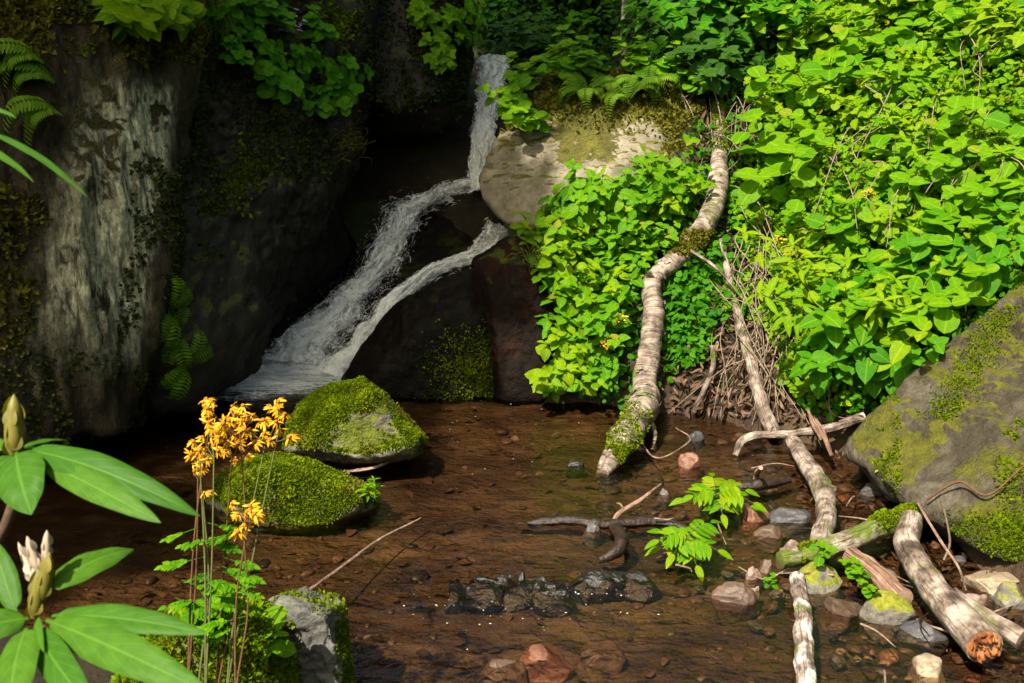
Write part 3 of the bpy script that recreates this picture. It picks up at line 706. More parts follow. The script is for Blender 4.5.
# the pale flat-faced boulder
gb = hull_rock('boulder', [P(480, 176, 5.53), P(484, 200, 5.48), P(505, 222, 5.43), P(532, 228, 5.40), P(500, 150, 5.58), P(540, 122, 5.63), P(545, 200, 5.40), P(600, 210, 5.33), P(660, 190, 5.30), P(672, 140, 5.43), P(640, 118, 5.53), P(560, 235, 5.43),
    P(530, 88, 5.93), P(590, 72, 6.03), P(660, 72, 5.98), P(705, 110, 5.88), P(705, 200, 5.68), P(630, 250, 5.48), P(485, 180, 6.38), P(540, 80, 6.78), P(690, 75, 6.78), P(700, 240, 6.38), P(520, 240, 6.38)], M['rock_grey'],
    'pale grey flat-faced boulder with a mossy top right of the falls', 'boulder', 7, 3, 0.045, 2.6, 47, 0.5, (1, 1, 1.3),
    lambda V, pj: 0.6 * sstep(132, 100, pj[:, 1]) + 0.75 * sstep(552, 566, pj[:, 0]) * sstep(624, 606, pj[:, 0]) * sstep(172, 150, pj[:, 1]) + 0.5 * sstep(655, 675, pj[:, 0]))
tufts(gb, 'moss', M['moss_brown'], 16000, (0.014, 0.032), -0.2, 30, lambda c, p: sstep(140, 105, p[:, 1]) + 0.9 * sstep(656, 672, p[:, 0]) * sstep(170, 150, p[:, 1]), None, 0.6, 1.1, 3.0, 0.0)
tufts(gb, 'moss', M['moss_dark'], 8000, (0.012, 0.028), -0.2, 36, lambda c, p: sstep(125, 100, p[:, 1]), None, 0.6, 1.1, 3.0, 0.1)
# the slab on the right
sb = hull_rock('boulder', [P(846, 446, 3.95), P(862, 424, 4.0), P(905, 384, 4.02), P(962, 330, 4.02), P(1024, 284, 4.0), P(1110, 240, 4.0), P(1250, 260, 3.9), P(1300, 420, 3.6),
    P(1250, 640, 3.1), P(1060, 580, 3.12), P(985, 556, 3.22), P(930, 512, 3.45), P(880, 478, 3.7), P(1100, 400, 3.4), P(1000, 470, 3.42),
    P(900, 420, 4.9), P(1040, 290, 5.0), P(1280, 260, 5.0), P(1300, 600, 4.6), P(930, 560, 4.5)], M['rock_slab'],
    'big sloping slab with yellow green moss along the right edge', 'boulder', 7, 4, 0.05, 2.4, 53, 0.6, (1.0, 1.0, 1.6),
    lambda V, pj: 0.25 * sstep(910, 880, pj[:, 0]) + 0.3 * sstep(505, 530, pj[:, 1]) + 0.25 * np.exp(-((pj[:, 0] - 985 + (pj[:, 1] - 345) * 0.55) / 16) ** 2) - 0.25 * np.exp(-((pj[:, 0] - 970 + (pj[:, 1] - 440) * 1.2) / 22) ** 2))
tufts(sb, 'moss', M['moss'], 26000, (0.007, 0.016), 0.0, 32, lambda c, p: sstep(508, 530, p[:, 1]) * (p[:, 0] > 940) + 0.5 * np.exp(-((p[:, 0] - 985 + (p[:, 1] - 345) * 0.6) / 16) ** 2) * (p[:, 1] < 420) + 0.3 * (p[:, 0] > 995) * (p[:, 1] > 410) + 0.28 * (p[:, 0] < 900) * (p[:, 1] > 395), None, 0.3, 1.0, 5.0, 0.03)
# the two mossy stones in the pool and the stone in front
m1 = hull_rock('boulder', outline([(282, 452), (286, 424), (300, 404), (336, 384), (364, 377), (384, 396), (408, 418), (428, 440), (418, 458), (350, 466)], 4.30, 0.22, 0.25, 0.7, 0.7, (8, 6)), M['rock_moss'],
    'peaked mossy boulder standing in the pool below the falls', 'boulder', 6, 4, 0.035, 4.5, 61, 0.4, (1, 1, 1), lambda V, pj: 0.35 - 0.75 * np.exp(-((pj[:, 0] - 392) / 16) ** 2 - ((pj[:, 1] - 408) / 18) ** 2))
tufts(m1, 'moss', M['moss'], 42000, (0.007, 0.015), -0.15, 33, lambda c, p: 1 - 0.97 * np.exp(-(((p[:, 0] - 390) / 22) ** 2 + ((p[:, 1] - 404) / 18) ** 2) ** 2), None, 0.6, 0.9, 6.0, -0.3)
m2 = hull_rock('boulder', outline([(206, 500), (220, 476), (246, 460), (276, 452), (318, 464), (352, 478), (377, 493), (380, 510), (340, 532), (280, 538), (225, 528)], 3.86, 0.20, 0.25, 0.72, 0.7, (0, 4)), M['rock_moss'],
    'low round mossy boulder in the pool behind the golden flowers', 'boulder', 6, 5, 0.03, 4.5, 63, 0.4, (1, 1, 1), lambda V, pj: np.full(len(V), 0.35))
tufts(m1, 'moss', M['moss_brown'], 3500, (0.008, 0.018), -0.2, 133, lambda c, p: sstep(0.15, 0.35, fbm(c * 7, 3, 134)), None, 0.2, 1.0, 6.0, -0.3)
tufts(m2, 'moss', M['moss_brown'], 3500, (0.008, 0.018), -0.2, 135, lambda c, p: sstep(0.15, 0.35, fbm(c * 7, 3, 136)), None, 0.2, 1.0, 6.0, -0.3)
tufts(m2, 'moss', M['moss'], 42000, (0.007, 0.015), -0.15, 34, lambda c, p: 1 - 0.8 * np.exp(-(((p[:, 0] - 330) / 12) ** 2 + ((p[:, 1] - 482) / 8) ** 2) ** 2), None, 0.6, 0.9, 6.0, -0.3)
fs_ = hull_rock('boulder', outline([(262, 625), (276, 602), (305, 596), (338, 602), (350, 660), (352, 720), (262, 720)], 2.62, 0.16, 0.22, 0.75, 0.8), M['rock_front'],
    'grey stone flecked with moss at the near edge of the pool', 'boulder', 6, 5, 0.035, 6, 67, 0.6, (1, 1, 1.5))
mm_ = hull_rock('boulder', outline([(95, 720), (130, 655), (180, 618), (232, 600), (272, 612), (285, 660), (300, 720)], 2.42, 0.16, 0.3, 0.75, 0.85), M['rock_moss'],
    'yellow green mossy mound at the foot of the golden flowers', 'boulder', 6, 5, 0.03, 5, 69, 0.3, (1, 1, 1), lambda V, pj: np.full(len(V), 0.4))
tufts(mm_, 'moss', M['leaf_lime'], 5000, (0.010, 0.024), -0.3, 37, None, None, 0.6, 1.0, 5.0, -0.1)
tufts(mm_, 'moss', M['moss'], 30000, (0.008, 0.02), -0.3, 38, None, None, 0.6, 1.0, 5.0, -0.4)
tufts(fs_, 'moss', M['moss'], 9000, (0.006, 0.014), -0.3, 39, lambda c, p: (p[:, 0] < 300) * 0.6 + (p[:, 0] > 335) * (p[:, 1] > 620) * 1.0 + 0.25 * (p[:, 1] < 615), None, 0.3, 1.0, 9.0, 0.05)

# ------------------------------------------------------------------ the waterfall
wfall = empty('waterfall', P(300, 375, 5.2), 'white waterfall tumbling down black rocks into the pool', 'waterfall')
WR = np.random.default_rng(15)
WO = np.array(wfall.location)
def sheet(name, rows, mat, nu=40, nv=160, bulge=0.03, amp=0.02, seed=0, fade=0.22, endfade=0.05, layers=1, lift=0.0):
    A = spline([P(*r_[0]) for r_ in rows], nv); B = spline([P(*r_[1]) for r_ in rows], nv)
    u = np.linspace(0, 1, nu)
    for k in range(layers):
        Lk = np.linspace(0, 1, nv) * np.linalg.norm(np.diff((A + B) / 2, axis=0), axis=1).sum(); z0 = np.zeros(nv)
        jA = 0.22 * fbm(np.stack([Lk * 9, z0 + 3.1 * k, z0], 1), 3, seed + 60)[:, None]; jB = 0.22 * fbm(np.stack([Lk * 9, z0 + 7.7 * k, z0], 1), 3, seed + 61)[:, None]
        A_, B_ = A + (B - A) * jA, B + (A - B) * jB
        V = A_[:, None, :] * (1 - u)[None, :, None] + B_[:, None, :] * u[None, :, None]
        tv = np.gradient(V, axis=0); tu = np.gradient(V, axis=1)
        N = unit(np.cross(tv, tu)); N = np.where((np.sum(N * (CAM - V), 2) < 0)[..., None], -N, N)
        Lg = np.concatenate([[0], np.cumsum(np.linalg.norm(np.diff((A + B) / 2, axis=0), axis=1))])
        wid = np.linalg.norm(A - B, axis=1).mean()
        q = np.stack([np.broadcast_to(u[None] * wid * 26, (nv, nu)), np.broadcast_to(Lg[:, None] * 9, (nv, nu)), np.full((nv, nu), 3.7 * k)], -1).reshape(-1, 3)
        h = (0.6 * ridged(q, 4, seed + k) + 0.4 * fbm(q * 2.5, 3, seed + 9 + k)).reshape(nv, nu)
        ends = sstep(0, 0.08, np.linspace(0, 1, nv))[:, None]
        V = V + N * (lift + bulge * (1 - (2 * u[None] - 1) ** 2) * ends + amp * h + 0.022 * k)[..., None]
        ed = np.minimum(u, 1 - u) / fade; ed = np.clip(ed, 0, 1)[None] * np.ones((nv, 1))
        tt = np.linspace(0, 1, nv)[:, None]
        ed = (ed + 0.55 * (ed > 0.5) * np.maximum(tt - 0.25, -0.04) * (2 * ed - 1)) * np.clip(tt / endfade, 0, 1)
        UV = np.stack([np.broadcast_to(u[None] * wid * 1.0 + 0.37 * k, (nv, nu)), np.broadcast_to(Lg[:, None], (nv, nu))], -1).reshape(-1, 2)
        i, j = np.meshgrid(np.arange(nv - 1), np.arange(nu - 1), indexing='ij')
        f = np.stack([i * nu + j, i * nu + j + 1, (i + 1) * nu + j + 1, (i + 1) * nu + j], -1).reshape(-1, 4)
        mesh_obj(name, V.reshape(-1, 3) - WO, f, mat, wfall, UV, {'tint': ed.reshape(-1)})
chute = [((502, 170, 6.74), (504, 200, 6.66)), ((482, 182, 6.66), (484, 202, 6.56)), ((442, 190, 6.68), (450, 208, 6.58)), ((404, 200, 6.52), (428, 226, 6.44)), ((381, 214, 6.4), (416, 248, 6.32)), ((364, 252, 6.2), (402, 280, 6.16)),
         ((338, 290, 6.02), (386, 304, 6.0)), ((296, 316, 5.86), (372, 330, 5.84)), ((254, 344, 5.74), (358, 362, 5.72)), ((240, 368, 5.62), (352, 384, 5.56))]
sheet('chute', chute, M['fall'], 70, 240, 0.06, 0.05, 3, 0.45, 0.004, 3)
side = [((484, 218, 6.15), (522, 238, 6.05)), ((474, 243, 6.0), (508, 260, 5.92)), ((452, 262, 5.86), (474, 271, 5.82)), ((425, 272, 5.74), (436, 284, 5.70)), ((394, 289, 5.64), (408, 308, 5.60)),
        ((370, 311, 5.56), (396, 330, 5.52)), ((346, 337, 5.52), (378, 354, 5.48)), ((310, 370, 5.50), (362, 386, 5.44))]
sheet('side_chute', side, M['fall'], 36, 200, 0.035, 0.024, 13, 0.36, 0.04, 3)
sheet('upper_fall', [((482, 62, 8.3), (514, 62, 8.3)), ((474, 66, 7.3), (512, 67, 7.3)), ((473, 95, 7.0), (505, 100, 7.0)), ((469, 140, 6.65), (496, 145, 6.65)), ((466, 194, 6.46), (498, 194, 6.46))], M['fall'], 40, 120, 0.03, 0.03, 23, 0.2, 0.02, 2)
# foam that spreads where the chute lands
fu, fv = 90, 60
FX, FY = np.meshgrid(np.linspace(0, 1, fu), np.linspace(0, 1, fv), indexing='ij')
a0, a1, b0, b1 = Wt(190, 350), Wt(390, 364), Wt(128, 416), Wt(460, 400)
Vf = (a0 * (1 - FX[..., None]) + a1 * FX[..., None]) * (1 - FY[..., None]) + (b0 * (1 - FX[..., None]) + b1 * FX[..., None]) * FY[..., None]
qf = Vf.reshape(-1, 3) * np.array([4, 12, 1])
hf = fbm(qf, 4, 77).reshape(fu, fv)
core = np.exp(-((FX - 0.35) / 0.3) ** 2) * (1 - FY)
hf2 = fbm(Vf.reshape(-1, 3) * np.array([16, 30, 1]), 4, 78).reshape(fu, fv)
Vf[..., 2] = 0.022 + 0.030 * (hf + 0.6 + 0.5 * hf2) * (0.4 + core * 2.6) * (1 - 0.6 * FY)
edf = np.clip(np.minimum(FX, 1 - FX) / 0.25, 0, 1) * np.clip((1 - FY) / 0.3, 0, 1) * np.clip(1.45 - FX, 0, 1) * 1.3
i, j = np.meshgrid(np.arange(fu - 1), np.arange(fv - 1), indexing='ij')
ff = np.stack([i * fv + j, (i + 1) * fv + j, (i + 1) * fv + j + 1, i * fv + j + 1], -1).reshape(-1, 4)
mesh_obj('foam', Vf.reshape(-1, 3) - WO, ff, M['foam'], wfall, Vf.reshape(-1, 3)[:, :2], {'tint': edf.reshape(-1)})
# spray: drops thrown off the chute, one part
mb = MB(); r_ = np.random.default_rng(5)
CA = spline([P(*r__[0]) for r__ in chute], 200); CB = spline([P(*r__[1]) for r__ in chute], 200)
oct_v = np.array([[1, 0, 0], [-1, 0, 0], [0, 1, 0], [0, -1, 0], [0, 0, 1], [0, 0, -1]], float)
oct_f = np.array([[0, 2, 4], [2, 1, 4], [1, 3, 4], [3, 0, 4], [2, 0, 5], [1, 2, 5], [3, 1, 5], [0, 3, 5]])
for k in range(2200):
    t = min(199, int(200 * r_.beta(3.4, 0.9))); u = r_.beta(0.6, 0.6)
    c = CA[t] * (1 - u) + CB[t] * u + r_.normal(size=3) * 0.02 + np.array([0, -0.04, abs(r_.normal()) * 0.055 + 0.01])
    s = r_.uniform(0.0008, 0.0024); d = r_.normal(size=3) * 0.3 + np.array([0, 0, 1.6])
    v = oct_v * s * np.array([1, 1, 2.2])
    mb.add(v + c - WO, oct_f)
# torn strands of water along the edges
for (E0, E1, cnt, lo) in ((CA, CB, 130, 30), (spline([P(*q_[0]) for q_ in side], 200), spline([P(*q_[1]) for q_ in side], 200), 40, 10)):
    for k in range(cnt):
        t = int(r_.uniform(lo, 196)); u = r_.beta(0.5, 0.5); a = E0[t] * (1 - u) + E1[t] * u + np.array([0, -0.03, 0.015])
        dr = unit(E0[min(199, t + 4)] - E0[t - 4]) + r_.normal(size=3) * 0.28 + np.array([0, -0.25, 0.30]); L = r_.uniform(0.02, 0.075)
        tube(mb, spline([a, a + dr * L * 0.5, a + dr * L + np.array([0, 0, -0.45 * L])], 6) - WO, np.array([.0004, .001, .0014, .0013, .0009, .0003]) * r_.uniform(.6, 1.5), 4, 0, 0.3, k, False)
mb.build('spray', M['drop'], wfall)
# ------------------------------------------------------------------ surfaces that things stand on
_vs, _fs_, _k = [gv], [gf], len(gv)
for nm, (V, fc) in o_data.items():
    _vs.append(V); _fs_.append(np.concatenate([fc, fc[:, 2:3]], 1) + _k); _k += len(V)
_av = np.concatenate(_vs); _af = [tuple(f) if f[2] != f[3] else tuple(f[:3]) for f in np.concatenate(_fs_).tolist()]
_abv = BVHTree.FromPolygons([tuple(v) for v in _av.tolist()], _af)
def TA(px, py, lift=0.0):                  # where the line of sight meets the ground or a rock
    r = Vector(ray(px, py)).normalized()
    loc, nrm, _, _ = _abv.ray_cast(Vector(CAM), r)
    if loc is None: return Wt(px, py), np.array([0, 0, 1.0])
    n = np.array(nrm); n = n if n @ np.array(r) < 0 else -n
    return np.array(loc) + n * lift, n
def drop(x, y, top=6.0):
    loc, nrm, _, _ = _abv.ray_cast(Vector((x, y, top)), Vector((0, 0, -1)))
    return np.array(loc) if loc is not None else np.array([x, y, 0.0])

def frame(z, yaw=0.0):
    z = unit(z); r_ = np.array([1.0, 0, 0]) if abs(z[0]) < 0.9 else np.array([0, 1.0, 0])
    x = unit(np.cross(r_, z)); y = np.cross(z, x)
    c, s = math.cos(yaw), math.sin(yaw)
    return Matrix(np.stack([c * x + s * y, -s * x + c * y, z], 1).tolist())

# ------------------------------------------------------------------ trees: one trunk shows; the others are unseen, added to shade the gorge
def make_crown(seed, rx, rz, n, size):
    r_ = np.random.default_rng(seed)
    ctr = unit(r_.normal(size=(26, 3))) * r_.uniform(0.45, 1.0, (26, 1)) * np.array([rx, rx, rz])
    k = r_.integers(0, 26, n)
    pos = ctr[k] + r_.normal(size=(n, 3)) * np.array([rx, rx, rz]) * 0.17
    d = r_.normal(size=(n, 3)) + np.array([0, 0, -0.4]); nn = r_.normal(size=(n, 3)) * 0.7 + np.array([0, 0, 1.0])
    mb = MB(); add_leaves(mb, LEAF_SMALL, pos, d, nn, r_.uniform(0.7, 1.3, n) * size, r_.random(n))
    return mb
def tree(base, crown_c, rx, rz, n, rad, label, seed, size=0.22, mat='leaf_deep', group=None):
    t = empty('tree', base, label, 'tree', group)
    b = np.asarray(base, float); c = np.asarray(crown_c, float) - b
    mb = MB(); r_ = np.random.default_rng(seed)
    path = spline([np.array([0, 0, -0.15]), c * np.array([0.10, 0.10, 0.33]), c * np.array([0.45, 0.45, 0.66]), c], 26)
    tube(mb, path, np.linspace(rad * 1.15, rad * 0.35, 26), 12, 0, 0.10, seed)
    for q in range(6):
        a = path[14 + 2 * q]; e = c + unit(r_.normal(size=3)) * np.array([rx, rx, rz]) * 0.75
        tube(mb, spline([a, (a + e) / 2 + np.array([0, 0, 0.2]), e], 10), np.linspace(rad * 0.32, rad * 0.08, 10), 7, 0, 0.1, seed + q)
    mb.build('trunk', M['trunk'], t)
    m = make_crown(seed, rx, rz, n, size); cr = m.build('crown', M[mat], t); cr.location = c
    return t
def shade_tree(target, dist, rx, rz, n, seed, label, off=(0.3, -0.4), rad=0.11, size=0.20):
    c = np.asarray(target, float) + TO_SUN * dist
    x, y = c[0] + off[0], c[1] + off[1]
    return tree((x, y, float(ground_z(np.array([x]), np.array([y]))[0])), c, rx, rz, n, rad, label, seed, size)
G_T = 'trees shading the gorge'
shade_tree((-2.5, 4.3, 1.1), 12.5, 1.45, 1.1, 2600, 101, 'unseen leafy tree added to shade the pale streaked rock face', (-0.4, 0.2))
shade_tree((-1.5, 5.7, 1.0), 13.0, 1.3, 1.0, 2600, 102, 'unseen leafy tree added to shade the rock wall and the cave', (-0.3, 0.3))
shade_tree((-0.45, 6.9, 1.3), 13.5, 1.3, 1.0, 2600, 103, 'unseen leafy tree added to shade the head of the waterfall', (0.2, 0.3))
shade_tree((-2.1, 3.3, 0.1), 11.0, 0.75, 0.7, 900, 104, 'unseen leafy tree added to shade the dark left side of the pool', (-0.3, -0.2))
shade_tree((-0.45, 5.45, 0.35), 12.5, 0.75, 0.6, 900, 108, 'unseen leafy tree added to shade the dark boulder by the chute', (-0.4, -0.3))
shade_tree((-0.75, 6.3, 1.75), 13.0, 0.7, 0.6, 900, 109, 'unseen leafy tree added to shade the overhanging boulder', (-0.5, 0.6), 0.08)
shade_tree((0.7, 9.0, 2.0), 13.5, 1.6, 1.1, 2400, 105, 'unseen leafy tree added to shade the hollow behind the grey boulder', (-0.4, 0.2))
shade_tree((2.4, 9.8, 3.2), 13.5, 1.5, 1.1, 2000, 106, 'unseen leafy tree added to shade the top of the leafy bank', (-2.2, 1.5))
b_ = P(628, 48, 7.3); b_[2] = float(ground_z(b_[:1], b_[1:2])[0])
tree(b_, b_ + np.array([0.25, 1.6, 6.8]), 2.0, 1.4, 2200, 0.055, 'slim pale barked tree trunk standing above the grey boulder', 110)

# ------------------------------------------------------------------ leafy plants
LEAF_MID = leaf_template([0.10, 0.19, 0.22, 0.17, 0.07], 0.2, 0.2, [0.06, 0.2, 0.42, 0.68, 0.88])
def proto_plant(name, label, cat, group, stems, h, leaf, tpl, mat, seed, spread=0.5, pairs=6, droop=0.15, stem_mat='stem', ls=(0.75, 1.15), top=4):
    """upright stems with pairs of leaves, a rosette on top"""
    r_ = np.random.default_rng(seed)
    root = empty(name, (0, 0, 0), label, cat, group)
    ms, ml = MB(), MB()
    P_, D_, N_, S_, T_ = [], [], [], [], []
    for s in range(stems):
        az = r_.uniform(0, 2 * np.pi); out = r_.uniform(0.05, 1) * spread
        hh = h * r_.uniform(0.55, 1.1); o = np.array([math.cos(az), math.sin(az), 0])
        b0 = o * r_.uniform(0, 0.10) * h * 2
        path = spline([b0, b0 + o * out * hh * 0.35 + np.array([0, 0, hh * 0.55]), b0 + o * out * hh + np.array([0, 0, hh])], 12)
        tube(ms, path, np.linspace(0.0032, 0.0014, 12), 4, r_.random())
        ph = r_.uniform(0, np.pi); ti = r_.random()
        for k in range(pairs):
            f = 0.35 + 0.65 * (k + 0.5) / pairs; i = f * 11; i0 = int(min(10, i)); p = path[i0] + (path[i0 + 1] - path[i0]) * (i - i0)
            tdir = unit(path[i0 + 1] - path[i0])
            for g in (0, np.pi):
                if r_.random() < 0.08: continue
                a = ph + k * np.pi / 2 + g + r_.normal() * 0.25
                d = np.array([math.cos(a), math.sin(a), 0.12 + r_.normal() * 0.22])
                ls_ = leaf * r_.uniform(*ls) * (0.65 + 0.5 * math.sin(math.pi * min(1, f * 0.95)))
                pet = p + d * 0.18 * ls_
                P_.append(pet); D_.append(d + np.array([0, 0, -droop])); N_.append(np.array([0, 0, 1]) + r_.normal(size=3) * 0.28 + tdir * 0.3); S_.append(ls_); T_.append(1.0 if r_.random() < 0.006 and leaf < 0.1 else np.clip(0.25 + 0.5 * ti + 0.25 * f * r_.random() + r_.normal() * 0.1, 0, 0.97))
                tube(ms, np.array([p, pet + d * 0.03 * ls_]), 0.0010, 3, ti, cap=False)
        for k in range(top):
            a = ph + k * 2 * np.pi / max(1, top) + r_.normal() * 0.3
            d = np.array([math.cos(a), math.sin(a), 0.35])
            P_.append(path[-1]); D_.append(d); N_.append(np.array([0, 0, 1]) + r_.normal(size=3) * 0.2); S_.append(leaf * 0.7 * r_.uniform(*ls)); T_.append(np.clip(0.55 + 0.3 * ti + r_.normal() * 0.1, 0, 1))
    add_leaves(ml, tpl, P_, D_, N_, S_, T_)
    ml.build('foliage', M[mat], root); ms.build('stem', M[stem_mat], root)
    return root

def proto_mat(name, label, cat, group, n, rad, h, leaf, tpl, mat, seed, stem_mat='stem'):
    """a low mat of small leaves on thread-like stalks"""
    r_ = np.random.default_rng(seed); root = empty(name, (0, 0, 0), label, cat, group)
    ms, ml = MB(), MB(); n3 = n
    a = r_.uniform(0, 2 * np.pi, n3); rr = rad * np.sqrt(r_.random(n3)); z = h * (1 - (rr / rad) ** 2) * r_.uniform(0.35, 1.05, n3) + 0.01
    pos = np.stack([rr * np.cos(a), rr * np.sin(a), z], 1)
    d = np.stack([np.cos(a), np.sin(a), np.zeros(n3)], 1) + r_.normal(size=(n3, 3)) * 0.6
    nn = np.array([0, 0, 1.0]) + 0.45 * r_.normal(size=(n3, 3)) + 0.35 * pos / rad
    cl = fbm(pos * 14, 2, seed)
    add_leaves(ml, tpl, pos, d, nn, leaf * r_.uniform(0.6, 1.25, n3), np.clip(0.5 + 0.4 * cl + 0.18 * r_.normal(size=n3), 0, 1))
    for k in range(0, n3, 4):
        tube(ms, np.array([pos[k] * np.array([0.55, 0.55, 0.0]), pos[k]]), 0.0009, 3, 0, cap=False)
    ml.build('foliage', M[mat], root); ms.build('stem', M[stem_mat], root)
    return root

def proto_fern(name, label, cat, group, fronds, L, mat, seed, spread=0.9, arc=0.6, pairs=20, az=None):
    r_ = np.random.default_rng(seed); root = empty(name, (0, 0, 0), label, cat, group)
    for s in range(fronds):
        a = r_.uniform(0, 2 * np.pi) if az is None else az + r_.normal() * 0.5
        o = np.array([math.cos(a), math.sin(a), 0]); l = L * r_.uniform(0.7, 1.1); ml = MB()
        path = spline([np.zeros(3), o * l * 0.35 * spread + np.array([0, 0, l * 0.4]), o * l * 0.8 * spread + np.array([0, 0, l * (0.55 - 0.2 * arc)]), o * l * spread + np.array([0, 0, l * (0.55 - arc)])], pairs + 4)
        tube(ml, path, np.linspace(0.002, 0.0006, len(path)), 3, 0.2, cap=False)
        side = np.cross(o, [0, 0, 1.0]); P_, D_, N_, S_, T_ = [], [], [], [], []
        for k in range(3, pairs + 3):
            f = (k - 3) / pairs; w = l * 0.24 * math.sin(math.pi * min(1, 0.18 + 0.82 * f)) ** 0.8 * (1 - 0.35 * f) + 0.004
            td = unit(path[k + 1] - path[k]) if k + 1 < len(path) else unit(path[k] - path[k - 1])
            for g in (-1, 1):
                P_.append(path[k]); D_.append(g * side + 0.35 * td); N_.append(np.cross(td, side) * -1 + r_.normal(size=3) * 0.15 if np.cross(td, side)[2] < 0 else np.cross(td, side) + r_.normal(size=3) * 0.15); S_.append(w); T_.append(np.clip(0.4 + 0.3 * f + r_.normal() * 0.15, 0, 1))
        add_leaves(ml, LEAF_LANCE, P_, D_, N_, S_, T_)
        ml.build('frond', M[mat], root)
    return root

def proto_pinnate(name, label, cat, group, leaves, L, leaf, mat, seed, pairs=4):
    r_ = np.random.default_rng(seed); root = empty(name, (0, 0, 0), label, cat, group); ms, ml = MB(), MB()
    H = L * 0.7; st = spline([np.zeros(3), np.array([0.006, 0, H * 0.5]), np.array([0.0, 0.004, H])], 10); tube(ms, st, np.linspace(.003, .0018, 10), 5)
    for s in range(leaves):
        a = s * 2.4 + r_.normal() * 0.3; o = np.array([math.cos(a), math.sin(a), 0]); b = st[4 + (s * 5) // max(1, leaves - 1)]; l = L * r_.uniform(0.6, 1.0)
        path = spline([b, b + o * l * 0.4 + np.array([0, 0, l * 0.25]), b + o * l + np.array([0, 0, l * 0.12])], 14); tube(ms, path, np.linspace(.0016, .0007, 14), 4, 0, cap=False)
        sd = np.cross(o, [0, 0, 1.0]); P_, D_, N_, S_ = [], [], [], []
        for k in range(pairs):
            p = path[int(3 + k * 9 / pairs)]
            for g in (-1, 1):
                P_.append(p); D_.append(g * sd + o * 0.55 + np.array([0, 0, -0.15])); N_.append(np.array([0, -0.25, 1.0]) + r_.normal(size=3) * 0.25); S_.append(leaf * r_.uniform(.8, 1.15) * (0.8 + 0.4 * math.sin(math.pi * (k + 1) / (pairs + 1))))
        P_.append(path[-1]); D_.append(o + np.array([0, 0, -0.2])); N_.append(np.array([0, -0.2, 1.0])); S_.append(leaf * 1.1)
        add_leaves(ml, LEAF_MID, P_, D_, N_, S_, r_.random(len(P_)))
    ml.build('foliage', M[mat], root); ms.build('stem', M['stem'], root)
    return root

def proto_grass(name, label, cat, group, n, L, mat, seed, hang=0.5, rad=0.05, az=None):
    r_ = np.random.default_rng(seed); root = empty(name, (0, 0, 0), label, cat, group); mb = MB()
    for k in range(n):
        a = r_.uniform(0, 2 * np.pi) if az is None else az + r_.normal() * 0.7
        o = np.array([math.cos(a), math.sin(a), 0]); l = L * r_.uniform(0.5, 1.1); b0 = np.array([r_.normal(), r_.normal(), 0]) * rad
        path = spline([b0, b0 + o * l * 0.25 + np.array([0, 0, l * 0.45]), b0 + o * l * 0.6 + np.array([0, 0, l * (0.5 - 0.4 * hang)]), b0 + o * l * 0.8 + np.array([0, 0, l * (0.4 - hang)])], 9)
        w = np.linspace(1, 0.1, 9) * r_.uniform(0.0016, 0.0032); sd = np.cross(o, [0, 0, 1.0]) + np.array([0, 0, 0.3])
        v = np.concatenate([path - sd * w[:, None], path + sd * w[:, None]]); i = np.arange(8)
        mb.add(v, np.stack([i, i + 1, i + 10, i + 9], 1), None, r_.random())
    mb.build('blades', M[mat], root)
    return root

_used = set()
def put(proto, pos, normal=(0, 0, 1), yaw=None, scale=1.0, label=None, group=None):
    o = proto if proto.name not in _used and not _used.add(proto.name) else dup(proto)
    o.location = [float(v) for v in pos]
    o.rotation_euler = frame(normal, random.uniform(0, 6.28) if yaw is None else yaw).to_euler()
    o.scale = (scale,) * 3
    if label: o['label'] = label
    if group: o['group'] = group
    elif group == '' and 'group' in o: del o['group']
    return o

def inpoly(px, py, poly):
    c = False; n = len(poly)
    for i in range(n):
        (x1, y1), (x2, y2) = poly[i], poly[(i + 1) % n]
        if (y1 > py) != (y2 > py) and px < (x2 - x1) * (py - y1) / (y2 - y1) + x1: c = not c
    return c

def scatter(poly, n, mind, seed, surf=T, keep=None):
    """up to n spots inside a patch of the bank, at least mind metres apart"""
    r_ = np.random.default_rng(seed); out = []; xs = [p[0] for p in poly]; ys = [p[1] for p in poly]
    for _ in range(n * 60):
        if len(out) >= n: break
        x, y = r_.uniform(min(xs), max(xs)), r_.uniform(min(ys), max(ys))
        if not inpoly(x, y, poly) or (keep and not keep(x, y)): continue
        p, nn = surf(x, y)
        if all(np.linalg.norm(p - q[0]) > mind for q in out): out.append((p, nn, x, y))
    return out
LEAN = unit(np.array([-0.25, -0.55, 0.75]))
def lean(nn, k=0.5): return unit(0.5 * nn + k * LEAN + np.array([0, 0, 0.5]))

# the dense patch left of the fallen log
G_A = 'broad leaved plants left of the fallen log'; L_A = 'bright green broad leaved plant in the patch between grey boulder and fallen log'
pA = [proto_plant('leafy_plant', L_A, 'plant', G_A, 13, 0.25, 0.070, LEAF_OVATE, m_, sd, 0.9, 4, 0.1, 'stem', (0.55, 1.25), 2) for m_, sd in (('leaf_bright', 201), ('leaf_bright', 202), ('leaf_lime', 203), ('leaf_bright', 204))]
polyA = [(545, 232), (575, 222), (620, 214), (660, 196), (688, 190), (680, 222), (645, 262), (618, 300), (606, 345), (606, 384), (588, 398), (566, 388), (566, 350), (560, 300), (552, 240)]
for k, (p, nn, x, y) in enumerate(scatter(polyA, 56, 0.105, 1, TA)):
    put(pA[k % 4], p - nn * 0.03, lean(nn), None, random.uniform(0.8, 1.15))
